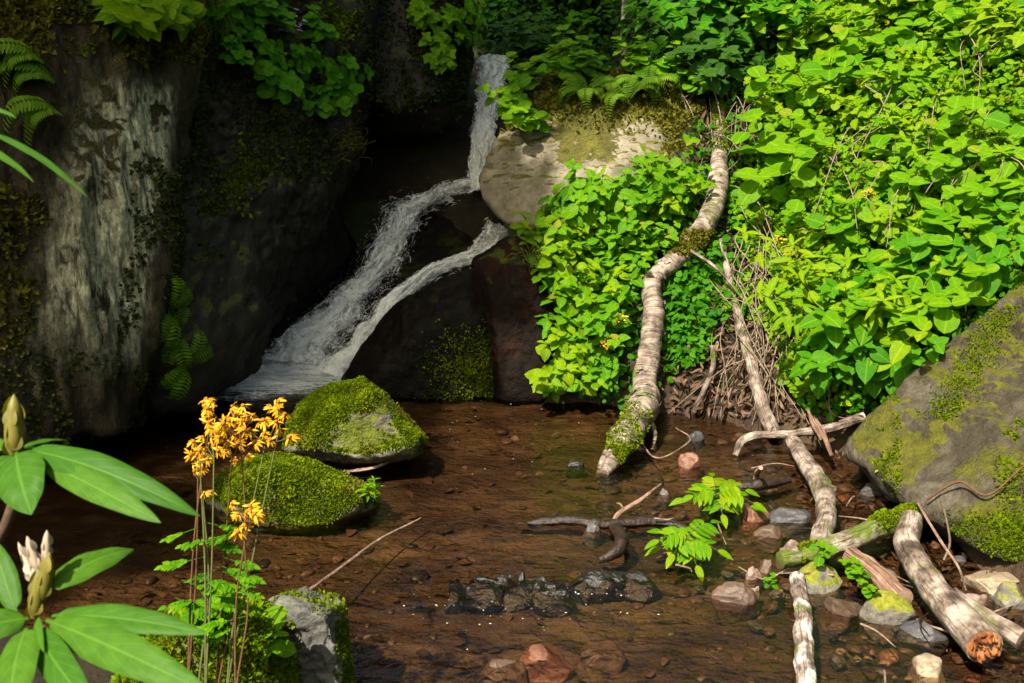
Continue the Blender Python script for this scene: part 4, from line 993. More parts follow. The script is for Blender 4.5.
# the tall sunlit mass on the right
G_B = 'leafy plants of the sunlit bank right of the log'; L_B = 'yellow green leafy plant of the sunlit bank right of the dry stalks'
pB = [proto_plant('leafy_plant', L_B, 'plant', G_B, 12, 0.34, 0.062, LEAF_OVATE, 'leaf_bright', 211, 0.8, 5, 0.1, 'stem', (0.5, 1.3), 2),
      proto_plant('leafy_plant', L_B, 'plant', G_B, 12, 0.32, 0.050, LEAF_ROUND, 'leaf_lime', 212, 0.9, 5, 0.1, 'stem', (0.5, 1.4), 2),
      proto_mat('leafy_plant', L_B, 'plant', G_B, 520, 0.22, 0.26, 0.032, LEAF_ROUND, 'leaf_lime', 213),
      proto_mat('leafy_plant', L_B, 'plant', G_B, 420, 0.22, 0.28, 0.038, LEAF_OVATE, 'leaf_lime', 214),
      proto_plant('leafy_plant', L_B, 'plant', G_B, 9, 0.42, 0.080, LEAF_OVATE, 'leaf_lime', 215, 0.8, 4, 0.1, 'stem', (0.5, 1.25), 2)]
pB += [proto_plant('leafy_plant', L_B, 'plant', G_B, 7, 0.40, 0.125, LEAF_ROUND, 'leaf_bright', 216, 0.9, 2, 0.2, 'stem', (0.5, 1.2), 2),
       proto_mat('leafy_plant', L_B, 'plant', G_B, 330, 0.18, 0.30, 0.026, LEAF_SMALL, 'leaf_yellow', 217),
       proto_plant('leafy_plant', L_B, 'plant', G_B, 9, 0.42, 0.10, LEAF_LANCE, 'leaf_lime', 218, 0.9, 6, 0.2)]
polyB = [(768, 120), (805, 40), (850, -10), (1060, -10), (1060, 260), (1000, 275), (940, 320), (890, 375), (850, 388), (822, 378), (824, 330), (814, 280), (796, 235), (776, 180)]
for k, (p, nn, x, y) in enumerate(scatter(polyB, 125, 0.13, 2)):
    put(pB[(0, 1, 2, 5, 3, 4, 2, 6, 1, 0, 7, 3, 2, 5)[k % 14]], p - nn * 0.03, lean(nn), None, random.uniform(0.8, 1.2))
for k, (px, py) in enumerate(((1100, 60), (1180, 20), (1120, 170), (1220, 120), (1300, 60), (1330, 190), (1240, 230), (1400, 120), (1420, 300), (1380, 10))):
    p, nn = T(px, py); put(pB[k % 5], p - nn * 0.03, lean(nn), None, random.uniform(0.9, 1.3))
# big leaved plants in front of them, above the slab
G_C = 'big leaved plants beside the mossy slab'; L_C = 'big leaved deep green plant leaning out beside the mossy slab'
pC = [proto_plant('leafy_plant', L_C, 'plant', G_C, 6, 0.38, 0.115, LEAF_OVATE, m_, sd, 0.8, 4, 0.25, 'stem', (0.6, 1.25), 3) for m_, sd in (('leaf_deep', 221), ('leaf_bright', 222))]
for k, (px, py) in enumerate(((846, 378), (862, 345), (875, 330), (900, 330), (935, 300), (905, 268), (968, 290), (990, 240), (880, 385), (1010, 272))):
    p, nn = T(px, py); put(pC[k % 2], p + nn * 0.0, lean(nn, 0.8), None, random.uniform(0.85, 1.1))
# the dim understory behind the boulder
G_D = 'dim understory plants behind the grey boulder'; L_D = 'dim understory plant in the shade behind the grey boulder'
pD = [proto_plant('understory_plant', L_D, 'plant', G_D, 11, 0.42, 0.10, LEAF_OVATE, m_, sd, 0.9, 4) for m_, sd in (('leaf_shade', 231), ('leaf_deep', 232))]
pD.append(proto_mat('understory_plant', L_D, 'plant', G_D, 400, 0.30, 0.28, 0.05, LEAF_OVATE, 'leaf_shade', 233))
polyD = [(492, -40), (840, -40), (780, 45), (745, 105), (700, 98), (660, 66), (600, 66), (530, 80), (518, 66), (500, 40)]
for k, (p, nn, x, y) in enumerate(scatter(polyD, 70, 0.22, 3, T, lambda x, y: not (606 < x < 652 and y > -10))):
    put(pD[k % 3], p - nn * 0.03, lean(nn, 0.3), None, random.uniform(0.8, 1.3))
# fresh greens on the grey boulder and beside the upper fall
G_E = 'plants rooted on top of the grey boulder'; L_E = 'small bright plant rooted on top of the grey boulder'
pE = [proto_plant('leafy_plant', L_E, 'plant', G_E, 6, 0.20, 0.075, LEAF_ROUND, 'leaf_bright', 241, 0.8, 3), proto_fern('fern', 'small fern hanging over the front of the grey boulder', 'fern', 'ferns on the grey boulder', 9, 0.22, 'fern', 242)]
for k, (px, py) in enumerate(((520, 112), (524, 130), (532, 92), (518, 98), (560, 78), (590, 72), (574, 86), (640, 72), (668, 80), (690, 95))):
    p, nn = TA(px, py); put(pE[0], p - nn * 0.01, lean(nn, 0.6), None, random.uniform(0.8, 1.2))
for k, (px, py) in enumerate(((610, 92), (628, 104), (588, 98), (648, 92))):
    p, nn = TA(px, py); put(pE[1], p, lean(nn, 0.5), None, random.uniform(0.8, 1.2))
# small deep plants between the log and the bare trunk
G_F = 'small plants between the log and the bare trunk'; L_F = 'small dark leaved plant between the fallen log and the bare trunk'
pF = proto_mat('leafy_plant', L_F, 'plant', G_F, 150, 0.13, 0.13, 0.045, LEAF_OVATE, 'leaf_deep', 251)
for px, py in ((690, 272), (676, 300), (700, 300), (690, 325), (672, 335), (705, 270), (690, 350)):
    p, nn = T(px, py); put(pF, p, lean(nn, 0.6), None, random.uniform(0.8, 1.2))
G_G = 'lime cover plants right of the upper log'; L_G = 'lime small leaved plant at the right of the upper log'
pG = proto_mat('leafy_plant', L_G, 'plant', G_G, 300, 0.16, 0.10, 0.030, LEAF_ROUND, 'leaf_lime', 252)
for px, py in ((758, 192), (770, 212), (775, 238), (764, 172), (784, 205), (778, 185), (792, 262), (800, 300), (806, 336), (790, 318), (748, 300), (812, 372)):
    p, nn = T(px, py); put(pG, p, lean(nn, 0.4), None, random.uniform(0.8, 1.2))
# plants of the left rocks
pl1 = proto_plant('leafy_plant', 'bright toothed plant on the rim of the pale streaked rock', 'plant', 'plants on the rim of the streaked rock', 6, 0.16, 0.10, LEAF_OVATE, 'leaf_lime', 261, 1.0, 3)  # lime leaf colour stands in for sunlight this shaded rim does not get
for px, py in ((118, 10), (140, 22), (160, 8), (128, 34)):
    p, nn = TA(px, py); put(pl1, p, unit(nn + np.array([0, -0.2, 0.7])), None, random.uniform(0.8, 1.1))
pl2 = proto_plant('leafy_plant', 'small green plant sprouting from the dark rock wall', 'plant', 'plants sprouting from the rock wall', 4, 0.16, 0.065, LEAF_ROUND, 'leaf_deep', 262, 1.0, 3)
for px, py in ((328, 78), (336, 100), (322, 108), (272, 30), (258, 60), (244, 40), (266, 88), (250, 18), (222, 30), (232, 60), (300, 66), (312, 40)):
    p, nn = TA(px, py); put(pl2, p, unit(nn + np.array([0, 0, 0.5])), None, random.uniform(0.8, 1.2))
pl3 = proto_plant('leafy_plant', 'little green plant on the mossy crown of the overhanging boulder', 'plant', 'plants on the overhanging boulder', 6, 0.16, 0.06, LEAF_OVATE, 'leaf_bright', 263, 1.0, 3)
for px, py in ((428, 30), (446, 22), (440, 50), (455, 40), (420, 14), (462, 16), (438, 66)):
    p, nn = TA(px, py); put(pl3, p, unit(nn + np.array([0, 0, 0.5])), None, random.uniform(0.8, 1.2))
fn1 = proto_fern('fern', 'fern frond hanging down the brown moss of the left rock', 'fern', 'ferns on the left rock', 4, 0.22, 'fern', 271, 1.0, 1.0, 22, 0.0)
for px, py, yw in ((46, 66, -0.9), (58, 88, -1.1), (66, 118, -0.7)):
    p, nn = TA(px, py); put(fn1, p + nn * 0.02, (0.2, -0.5, 0.8), yw, 1.15)
fn2 = proto_fern('fern', 'dark green fern clump low on the rock by the plunge', 'fern', 'fern clumps low on the rock', 7, 0.19, 'fern', 272, 1.0, 0.8, 14)
for px, py in ((168, 310), (178, 335), (186, 362)):
    p, nn = TA(px, py); put(fn2, p, unit(nn + np.array([0, 0, 0.2])), None, 1.0)
gr1 = proto_grass('grass_tuft', 'yellow green grass hanging over the rim between the left rocks', 'grass tuft', 'grass on the rim of the left rocks', 120, 0.20, 'grass', 281, 0.8, 0.05)
for px, py in ((196, 6), (212, 14), (222, 2), (205, 26)):
    p, nn = TA(px, py); put(gr1, p, unit(nn + np.array([0, 0, 0.8])), None, 1.0)
gr2 = proto_grass('grass_tuft', 'grass tuft hanging under the right end of the grey boulder', 'grass tuft', None, 60, 0.16, 'grass', 282, 1.0, 0.03)
p, nn = TA(536, 262); put(gr2, p, unit(nn + np.array([0, 0, 0.4])))
gr3 = proto_grass('grass_tuft', 'brown root tuft dangling from the dark rock ledge', 'grass tuft', None, 110, 0.16, 'moss_brown', 283, 1.3, 0.05)
p, nn = TA(344, 140); put(gr3, p, unit(nn + np.array([0, 0, 0.3])))
gr4 = proto_grass('grass_tuft', 'fine grass tuft at the top edge of the mossy slab', 'grass tuft', 'grass along the slab edge', 90, 0.22, 'grass', 284, 0.4, 0.05)
for px, py in ((985, 290), (1004, 280), (960, 312), (1020, 268)):
    p, nn = T(px, py); put(gr4, p, (0, -0.2, 1), None, 1.0)
vi = proto_plant('wildflower', 'pale violet flowers on the dark wall under the rim', 'wildflower', None, 5, 0.14, 0.035, LEAF_SMALL, 'petal_violet', 264, 1.0, 2)
p, nn = TA(288, 42); put(vi, p, unit(nn + np.array([0, 0, 0.5])))
# the little ones by the water
sap = proto_pinnate('sapling', 'bright green pinnate sapling standing in the shallow stream', 'sapling', None, 8, 0.13, 0.055, 'leaf_lime', 291)
put(sap, Wt(683, 556, 0.0), (0.02, -0.25, 1), 0.4, 1.0)
sap2 = proto_pinnate('sapling', 'leafy sprig arching over the red stone in the stream', 'sapling', None, 9, 0.15, 0.055, 'leaf_lime', 292)
put(sap2, Wt(712, 512, 0.0), (0.0, -0.25, 1), 1.4, 1.0)
tiny = proto_plant('seedling', 'tiny bright seedling among the logs at the lower right', 'seedling', 'seedlings among the logs', 3, 0.07, 0.034, LEAF_ROUND, 'leaf_bright', 293, 0.9, 1)
for px, py, z in ((876, 522, .07), (862, 588, .05), (858, 578, .06), (768, 592, .03), (812, 560, .08), (874, 598, .05)):
    put(tiny, Wt(px, py, z), (0, -0.3, 1), None, random.uniform(0.55, 0.9))
wp = proto_plant('leafy_plant', 'small shoot growing at the right end of the low mossy boulder', 'plant', None, 5, 0.09, 0.04, LEAF_LANCE, 'leaf_bright', 294, 0.6, 3)
p, nn = TA(366, 500); put(wp, p, (0.1, -0.1, 1))
wp2 = proto_plant('leafy_plant', 'round leaved plant at the foot of the golden flowers', 'plant', 'round leaved plants by the flowers', 3, 0.09, 0.06, LEAF_ROUND, 'leaf_bright', 295, 0.9, 1, 0.1, 'stem', (0.6, 1.2), 1)
for px, py in ((204, 632), (272, 660)):
    p, nn = TA(px, py); put(wp2, p, (0, -0.2, 1), None, random.uniform(0.7, 1.0))
og = proto_mat('wildflower', 'small orange flower head on the leafy bank', 'wildflower', 'orange flowers on the bank', 34, 0.035, 0.035, 0.014, LEAF_SMALL, 'petal', 296)
for px, py, l in ((864, 128, .26), (782, 262, .12), (628, 352, .22), (612, 372, .2), (872, 248, .28)):
    p, nn = T(px, py); put(og, p + l * lean(nn) , lean(nn), None, 1.0)

# ground cover and leaf litter between them: nobody could count it
def cover(name, poly, n, leaf, tpl, mat, seed, lift=0.02, up=0.6, dens=None, surf=T):
    r_ = np.random.default_rng(seed); xs = [q[0] for q in poly]; ys = [q[1] for q in poly]
    P_, N_ = [], []
    for _ in range(n * 4):
        if len(P_) >= n: break
        x, y = r_.uniform(min(xs), max(xs)), r_.uniform(min(ys), max(ys))
        if not inpoly(x, y, poly): continue
        p, nn = surf(x, y); P_.append(p + nn * r_.uniform(0, lift)); N_.append(nn)
    P_, N_ = np.array(P_), np.array(N_); m = len(P_); mb = MB()
    add_leaves(mb, tpl, P_, r_.normal(size=(m, 3)) + np.array([0, -0.3, 0]), N_ * up + r_.normal(size=(m, 3)) * 0.4 + np.array([0, 0, 0.3]), leaf * r_.uniform(0.6, 1.3, m), r_.random(m))
    o = mb.build(name, M[mat]); tag(o, kind='stuff'); return o
cover('ground_cover', [(530, 150), (720, 120), (760, 90), (820, -20), (1060, -20), (1060, 290), (880, 420), (800, 420), (770, 300), (640, 405), (560, 400), (530, 300)], 7000, 0.035, LEAF_ROUND, 'leaf_deep', 301, 0.10)
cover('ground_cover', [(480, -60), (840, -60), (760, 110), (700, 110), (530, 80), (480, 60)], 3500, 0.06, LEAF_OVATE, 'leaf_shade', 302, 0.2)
cover('ground_cover', [(1050, -40), (1700, -300), (1700, 700), (1330, 640), (1300, 260), (1050, 260)], 3000, 0.06, LEAF_OVATE, 'leaf_bright', 305, 0.15)
cover('leaf_litter', [(800, 470), (850, 452), (900, 490), (970, 560), (1030, 600), (1030, 690), (900, 640), (820, 610)], 420, 0.035, LEAF_LANCE, 'dead_leaf', 304, 0.03, 0.9)
cover('leaf_litter', [(680, 250), (700, 120), (690, 95), (755, 100), (770, 180), (790, 330), (850, 430), (700, 412), (640, 410)], 1500, 0.055, LEAF_LANCE, 'dead_leaf', 303, 0.05, 0.8)
# ------------------------------------------------------------------ logs, branches and twigs
def G(px, py, lift=0.05):
    p, nn = T(px, py); return p + nn * lift
def log(name, label, cat, pts, rad, mat, group=None, sides=18, n=90, rough=0.10, ring=0.02, seed=0, cap_mat=None, stubs=()):
    path = spline(pts, n); rm_ = float(np.mean(rad)); path = path + np.stack([fbm(path * 7 + 3.1 * k, 3, seed + 40 + k) for k in range(3)], 1) * min(0.022, rm_ * 0.45) * np.sin(np.pi * np.linspace(0, 1, n))[:, None]; r_ = np.interp(np.linspace(0, 1, n), np.linspace(0, 1, len(rad)), rad)
    o0 = path[0]; mb = MB(); tube(mb, path - o0, r_, sides, 0, rough, seed, True, ring)
    for (t, d, L, r0) in stubs:
        a = path[int(t * (n - 1))] - o0; d = unit(d)
        tube(mb, spline([a, a + d * L * 0.5 + np.array([0, 0, 0.01]), a + d * L], 8), np.linspace(r0, r0 * 0.6, 8), 8, 0, 0.15, seed + 3)
    o = mb.build(name, M[mat]); o.location = o0; tag(o, label, cat, group)
    o_data[o.name] = (np.array([v.co[:] for v in o.data.vertices]) + o0, np.array([[p.vertices[i] for i in (0, 1, 2)] for p in o.data.polygons]))
    return o
main_pts = [G(720, 112, .05), G(715, 168, .07), G(704, 228, .085), G(684, 262, .10), G(664, 298, .12), G(655, 342, .13), G(651, 386, .12), Wt(643, 408, .11), Wt(624, 440, .07), Wt(604, 474, .0)]
main_pts[2] = main_pts[2] + np.array([.02, 0, .01]); main_pts[4] = main_pts[4] + np.array([-.025, 0, 0.02])
lg = log('fallen_log', 'bent fallen birch log with ringed peeling bark reaching down into the pool', 'log', main_pts, [.038, .050, .056, .053, .051, .053, .060, .072, .060, .020], 'birch', None, 30, 320, 0.26, 0.035, 5,
    stubs=((0.70, (-1, -0.3, -0.8), 0.10, 0.020), (0.78, (-0.5, -0.6, -0.6), 0.12, 0.03)))
tufts(lg, 'moss', M['moss_brown'], 2600, (0.010, 0.022), -0.5, 71, lambda c, p: 1.0 * (np.abs(p[:, 1] - 242) < 11), None, 0, 1, 8, -0.6)
tufts(lg, 'moss', M['moss'], 3600, (0.008, 0.018), -0.2, 72, lambda c, p: 1.0 * (p[:, 1] > 446) + 0.06 * (p[:, 1] > 395), None, 0.2, 1, 8, -0.2)
tufts(lg, 'moss', M['moss'], 1600, (0.008, 0.018), -0.2, 73, lambda c, p: 1.0 * (p[:, 1] < 150), None, 0.2, 1, 8, -0.3)
for k, (pts, r0) in enumerate(((((640, 415, .06), (632, 440, .03), (648, 455, -.02)), .022), (((628, 432, .07), (606, 455, .03), (598, 478, -.03)), .026), (((645, 412, .08), (655, 432, .03), (652, 450, -.02)), .014))):
    mb = MB(); path = spline([Wt(*q) for q in pts], 16) - np.array(lg.location)
    tube(mb, path, np.linspace(r0, r0 * 0.45, 16), 9, 0, 0.2, 80 + k); mb.build('root', M['birch'], lg)
# loose curls of bark lifting off the log
mb = MB(); r_ = np.random.default_rng(88); lv = spline(main_pts, 200); lr = np.interp(np.linspace(0, 1, 200), np.linspace(0, 1, 10), [.038, .050, .056, .053, .051, .053, .060, .072, .060, .020])
for k in range(46):
    i = int(r_.uniform(25, 170)); td = unit(lv[i + 1] - lv[i - 1]); a0 = r_.uniform(0, 6.28); sd = unit(np.cross(td, [0.2, 0.9, 0.3])); uu = np.cross(td, sd)
    arc = r_.uniform(0.5, 1.6); wd = r_.uniform(.010, .035); nn_ = 10; rows = []
    for q in range(nn_):
        t = q / (nn_ - 1); a = a0 + arc * t; rr = lr[i] * (1.03 + 0.34 * max(0, t - 0.45) ** 1.5 * r_.uniform(.8, 1.2))
        c = lv[i] + (sd * math.cos(a) + uu * math.sin(a)) * rr
        rows.append([c - td * wd * (1 - .3 * t) * .5, c + td * wd * (1 - .3 * t) * .5 + td * .004 * r_.normal()])
    v = np.array(rows).reshape(-1, 3); q = np.arange(nn_ - 1) * 2
    mb = MB(); mb.add(v - np.array(lg.location), np.stack([q, q + 1, q + 3, q + 2], 1), np.stack([np.repeat(np.linspace(0, .3, nn_), 2), np.full(2 * nn_, r_.random())], 1), 0)
    mb.build('bark_curl', M['birch_pale'], lg)
bt = log('bare_trunk', 'thin pale trunk leaning down the bank right of the fallen log', 'log', [G(716, 246, .06), G(734, 308, .07), G(752, 362, .08), G(768, 408, .08), Wt(775, 436, .02)], [.014, .022, .026, .032, .036], 'birch_pale', None, 14, 90, 0.16, 0.0, 11)
log('branch', 'thin pale twig crossing from the fallen log to the bare trunk', 'branch', [G(690, 264, .14), G(716, 290, .16), G(745, 316, .12)], [.010, .009, .006], 'birch_pale', None, 7, 24, 0.1, 0, 12)
log('branch', 'short pale branch propped between the fallen log and the bare trunk', 'branch', [G(714, 352, .10), G(706, 378, .09), Wt(694, 412, .02)], [.012, .014, .012], 'birch_pale', None, 8, 24, 0.2, 0, 13)
log('branch', 'crooked grey branch reaching left from the pale flat rock', 'branch', [Wt(735, 456, .0), Wt(746, 438, .06), Wt(790, 434, .09), Wt(832, 427, .13), Wt(864, 417, .17)], [.012, .020, .018, .022, .022], 'birch_pale', None, 10, 60, 0.16, 0, 14, stubs=((0.4, (0.2, -0.3, 0.8), 0.05, 0.006),))
log('log', 'pale knotted log lying from the bank into the shallow stream', 'log', [Wt(792, 440, .06), Wt(806, 462, .06), Wt(822, 488, .05), Wt(826, 512, .045), Wt(820, 546, .04)], [.030, .036, .042, .036, .036], 'birch_pale', None, 16, 90, 0.16, 0.01, 15, stubs=((0.55, (1, -0.4, 0.5), 0.05, 0.022),))
lm = log('log', 'mossy log lying across the outflow behind the broken log', 'log', [Wt(780, 560, .045), Wt(826, 549, .06), Wt(880, 530, .075), Wt(925, 508, .10), Wt(955, 486, .14)], [.030, .036, .040, .036, .028], 'bark_moss', None, 16, 110, 0.22, 0.01, 16)
tufts(lm, 'moss', M['moss'], 5000, (0.006, 0.014), 0.0, 74, lambda c, p: 1.0 * (p[:, 0] > 800), None, 0.2, 1, 9, 0.05)
lb = log('log', 'thick pale log with a torn orange broken end', 'log', [Wt(912, 518, .14), Wt(908, 545, .10), Wt(930, 583, .08), Wt(958, 616, .075), Wt(984, 646, .065)], [.036, .042, .044, .050, .054], 'birch_pale', None, 20, 130, 0.14, 0.015, 17)
mb = MB(); path = spline([Wt(950, 596, .085), Wt(985, 618, .065), Wt(1022, 640, .05)], 30) - np.array(lb.location)
tube(mb, path, np.linspace(.03, .032, 30), 14, 0, 0.15, 18); mb.build('limb', M['birch_pale'], lb)
# torn end: splinters
mb = MB(); r_ = np.random.default_rng(19); e0 = Wt(984, 646, .065); ed = unit(Wt(984, 646, .065) - Wt(958, 616, .075))
sd = unit(np.cross(ed, [0, 0, 1])); uu = np.cross(sd, ed); nr_, na_ = 12, 44
RR, AA = np.meshgrid(np.linspace(0, 1, nr_), np.linspace(0, 2 * np.pi, na_ + 1)[:-1], indexing='ij')
xx, yy = RR * np.cos(AA) * .051, RR * np.sin(AA) * .051
hh_ = .022 * ridged(np.stack([xx.ravel() * 60, yy.ravel() * 26, np.zeros(xx.size)], 1), 4, 5).reshape(xx.shape) + .016 * fbm(np.stack([xx.ravel() * 150, yy.ravel() * 60, np.zeros(xx.size)], 1), 2, 6).reshape(xx.shape)
hh_ = np.where(RR > .93, -.012, hh_ * (1 - .4 * RR) + .012)
v = e0 - ed * .004 + sd * xx[..., None] + uu * yy[..., None] + ed * hh_[..., None]
q_, p_ = np.meshgrid(np.arange(nr_ - 1), np.arange(na_), indexing='ij')
mb.add(v.reshape(-1, 3) - np.array(lb.location), np.stack([q_ * na_ + p_, (q_ + 1) * na_ + p_, (q_ + 1) * na_ + (p_ + 1) % na_, q_ * na_ + (p_ + 1) % na_], -1).reshape(-1, 4), np.stack([xx, yy], -1).reshape(-1, 2), 0)
mb.build('broken_end', M['broken_wood'], lb, False)
log('log', 'short pinkish brown log tucked left of the broken log', 'log', [Wt(850, 556, .06), Wt(872, 570, .06), Wt(902, 600, .045)], [.032, .034, .036], 'bare_wood', None, 14, 50, 0.2, 0.0, 20)
log('log', 'upright lying log crusted with white lichen running off the bottom edge', 'log', [Wt(797, 578, .045), Wt(802, 615, .04), Wt(804, 650, .03), Wt(808, 700, .02)], [.024, .026, .028, .026], 'bark_lichen', None, 14, 80, 0.22, 0.0, 21)
log('branch', 'black soaked branch lying in the stream', 'branch', [Wt(528, 524, -.005), Wt(560, 520, .012), Wt(600, 524, .012), Wt(655, 521, .008), Wt(690, 530, -.01)], [.012, .020, .018, .020, .012], 'wet_wood', None, 9, 60, 0.35, 0, 22)
log('branch', 'black curved root poking from the water below the soaked branch', 'branch', [Wt(612, 526, .0), Wt(622, 540, .03), Wt(616, 552, .02), Wt(598, 561, -.01)], [.018, .026, .022, .01], 'wet_wood', None, 9, 40, 0.35, 0, 23)
log('branch', 'reddish forked stick standing out of the stream', 'branch', [Wt(612, 528, .0), Wt(618, 514, .03), Wt(640, 500, .06), Wt(661, 484, .10)], [.008, .009, .007, .004], 'twig', None, 7, 40, 0.1, 0, 24, stubs=((0.45, (-0.6, 0.2, 0.5), 0.035, 0.005),))
log('branch', 'dark wet chunk of driftwood flecked with pale bark', 'branch', [Wt(738, 486, .01), Wt(762, 484, .03), Wt(790, 480, .02)], [.016, .024, .014], 'wet_wood', None, 9, 40, 0.35, 0, 25)
log('branch', 'short dark peg with a pale tip standing on the driftwood', 'branch', [Wt(756, 482, .02), Wt(757, 474, .06), Wt(761, 468, .14)], [.013, .012, .008], 'twig', None, 8, 20, 0.2, 0, 26)
log('twig', 'long thin twig slanting over the brown water by the front stone', 'twig', [Wt(300, 596, .10), Wt(340, 568, .06), Wt(378, 540, .03), Wt(421, 518, .01)], [.005, .0045, .004, .0025], 'twig', None, 6, 50, 0.1, 0, 27)
log('twig', 'small dark twig behind the two mossy boulders', 'twig', [Wt(346, 472, .01), Wt(372, 468, .02), Wt(394, 460, .03)], [.008, .008, .004], 'twig', None, 6, 24, 0.2, 0, 28)
log('twig', 'thin curved rootlet right of the fallen log end', 'twig', [Wt(640, 430, .06), Wt(644, 446, .02), Wt(660, 458, .02), Wt(690, 440, .03), Wt(676, 428, .05)], [.005, .004, .004, .004, .003], 'twig', None, 6, 40, 0.1, 0, 29)
for k, (pts, lab) in enumerate((
    (((815, 418, .16), (822, 432, .13), (832, 456, .06)), 'torn pale bark strip beside the pale flat rock'),
    (((808, 410, .20), (814, 425, .15), (822, 440, .10)), 'narrow bark splinter leaning on the crooked grey branch'))):
    log('bark_strip', lab, 'bark strip', [Wt(*q) for q in pts], [.006, .014, .008], 'bare_wood', None, 7, 24, 0.3, 0, 30 + k)
log('twig', 'dark thorny twig arching over the thick broken log', 'twig', [Wt(916, 500, .16), Wt(940, 540, .18), Wt(958, 566, .14), Wt(966, 590, .06)], [.004, .005, .004, .003], 'twig', None, 6, 40, 0.1, 0, 33)
log('twig', 'reddish dead stem lying on the mossy slab', 'twig', [TA(930, 502, .03)[0], TA(962, 486, .04)[0], TA(990, 500, .03)[0], TA(1030, 470, .04)[0]], [.004, .005, .004, .003], 'stem_red', None, 6, 40, 0.1, 0, 34)
log('twig', 'pale straw standing beside the mossy end of the slab', 'twig', [Wt(944, 560, .03), Wt(950, 540, .10), Wt(942, 500, .24)], [.004, .004, .003], 'dry', None, 6, 30, 0.1, 0, 35)

# dead stalks that hang over the cut in the bank; each clump is one plant
def dead_clump(label, a_px, b_px, n, seed, group, jit=26):
    r_ = np.random.default_rng(seed); o0 = G(*a_px, .05)
    root = empty('dead_stalks', o0, label, 'dead plant', group); mb = MB()
    for k in range(n):
        sx, sy = r_.normal(size=2) * 15; ex, ey = r_.normal() * jit * 1.2, r_.normal() * jit * 1.3
        a = G(a_px[0] + sx, a_px[1] + sy, .03); b = G(b_px[0] + ex, min(b_px[1] + ey, 425), r_.uniform(.03, .14)); m_ = (a + b) / 2 + np.array([r_.normal() * .03, -0.03, r_.uniform(.02, .09)])
        w_ = r_.normal(size=3) * 0.035
        tube(mb, spline([a, (a + m_) / 2 + w_, m_, (m_ + b) / 2 - w_, b], 14) - o0, np.linspace(r_.uniform(.0022, .0045), .0014, 14), 5, r_.random(), 0.1, seed + k)
    mb.build('stem', M['dry'], root); return root
G_S = 'dry stalks between the bare trunk and the leafy bank'; L_S = 'clump of dry tan stalks hanging right of the bare trunk'
for k, (a, b, n) in enumerate((((752, 235), (775, 330), 8), ((770, 262), (752, 392), 8), ((775, 300), (800, 402), 8), ((745, 200), (772, 300), 6), ((770, 330), (735, 404), 7), ((790, 340), (812, 412), 7), ((735, 270), (790, 372), 6))):
    dead_clump(L_S, a, b, n, 400 + k, G_S)
dead_clump('spray of dry roots over the upper end of the fallen log', (742, 112), (716, 150), 16, 410, None, 18)
dead_clump('bare arching stems at the right end of the grey boulder', (700, 130), (672, 92), 9, 411, None, 16)

# ------------------------------------------------------------------ stones
def stone(px, py, w, hgt, mat, label, seed, group=None, z=0.0, sub=5, aspect=0.8, loose=False):
    """a rounded, chipped stone half sunk where it lies; w and hgt as seen in pixels"""
    c = Wt(px, py, 0.0); d = depth_of(c); W_ = w * d / F / 2; H_ = hgt * d / F * 0.75; D_ = W_ * aspect
    r_ = np.random.default_rng(seed)
    bi = bmesh.new(); bmesh.ops.create_icosphere(bi, subdivisions=sub, radius=1.0)
    u = unit(np.array([v.co[:] for v in bi.verts])); faces = np.array([[v.index for v in f.verts] for f in bi.faces]); bi.free()
    q = np.sign(u) * np.abs(u) ** 0.86; v = unit(q) * (np.linalg.norm(q, axis=1) ** 0.5)[:, None]
    for k in range(9):                                       # broken flats
        n = unit(r_.normal(size=3) + np.array([0, -0.2, 0.35])); h = r_.uniform(0.58, 0.92); dd = v @ n - h
        v = v - np.where(dd > 0, dd, 0)[:, None] * n * 0.9
    v = v * (1 + 0.22 * fbm(u * 1.1 + seed, 3, seed) + 0.05 * ridged(u * 3.2 + seed, 4, seed + 1) + 0.012 * fbm(u * 14, 3, seed + 2))[:, None]
    a = r_.uniform(-0.25, 0.25); v = np.stack([v[:, 0] * math.cos(a) + v[:, 2] * math.sin(a), v[:, 1], v[:, 2] * math.cos(a) - v[:, 0] * math.sin(a)], 1)
    bz = min(float(ground_z(np.array([c[0]]), np.array([c[1] + D_ * .3]))[0]), 0.0); top = max(hgt * d / F * 0.62 + z, 0.004); H_ = H_ * .6 if loose else (top - bz + 0.02) / 2 * 1.05
    v = v * np.array([W_, D_, H_]) * 1.08
    o = mesh_obj('stone', v, faces, M[mat], None, None, {'moss': np.zeros(len(v)), 'lichen': np.zeros(len(v))})
    o.location = c + np.array([0, D_ * 0.3, (top + bz - 0.02) / 2]); tag(o, label, 'stone', group)
    return o
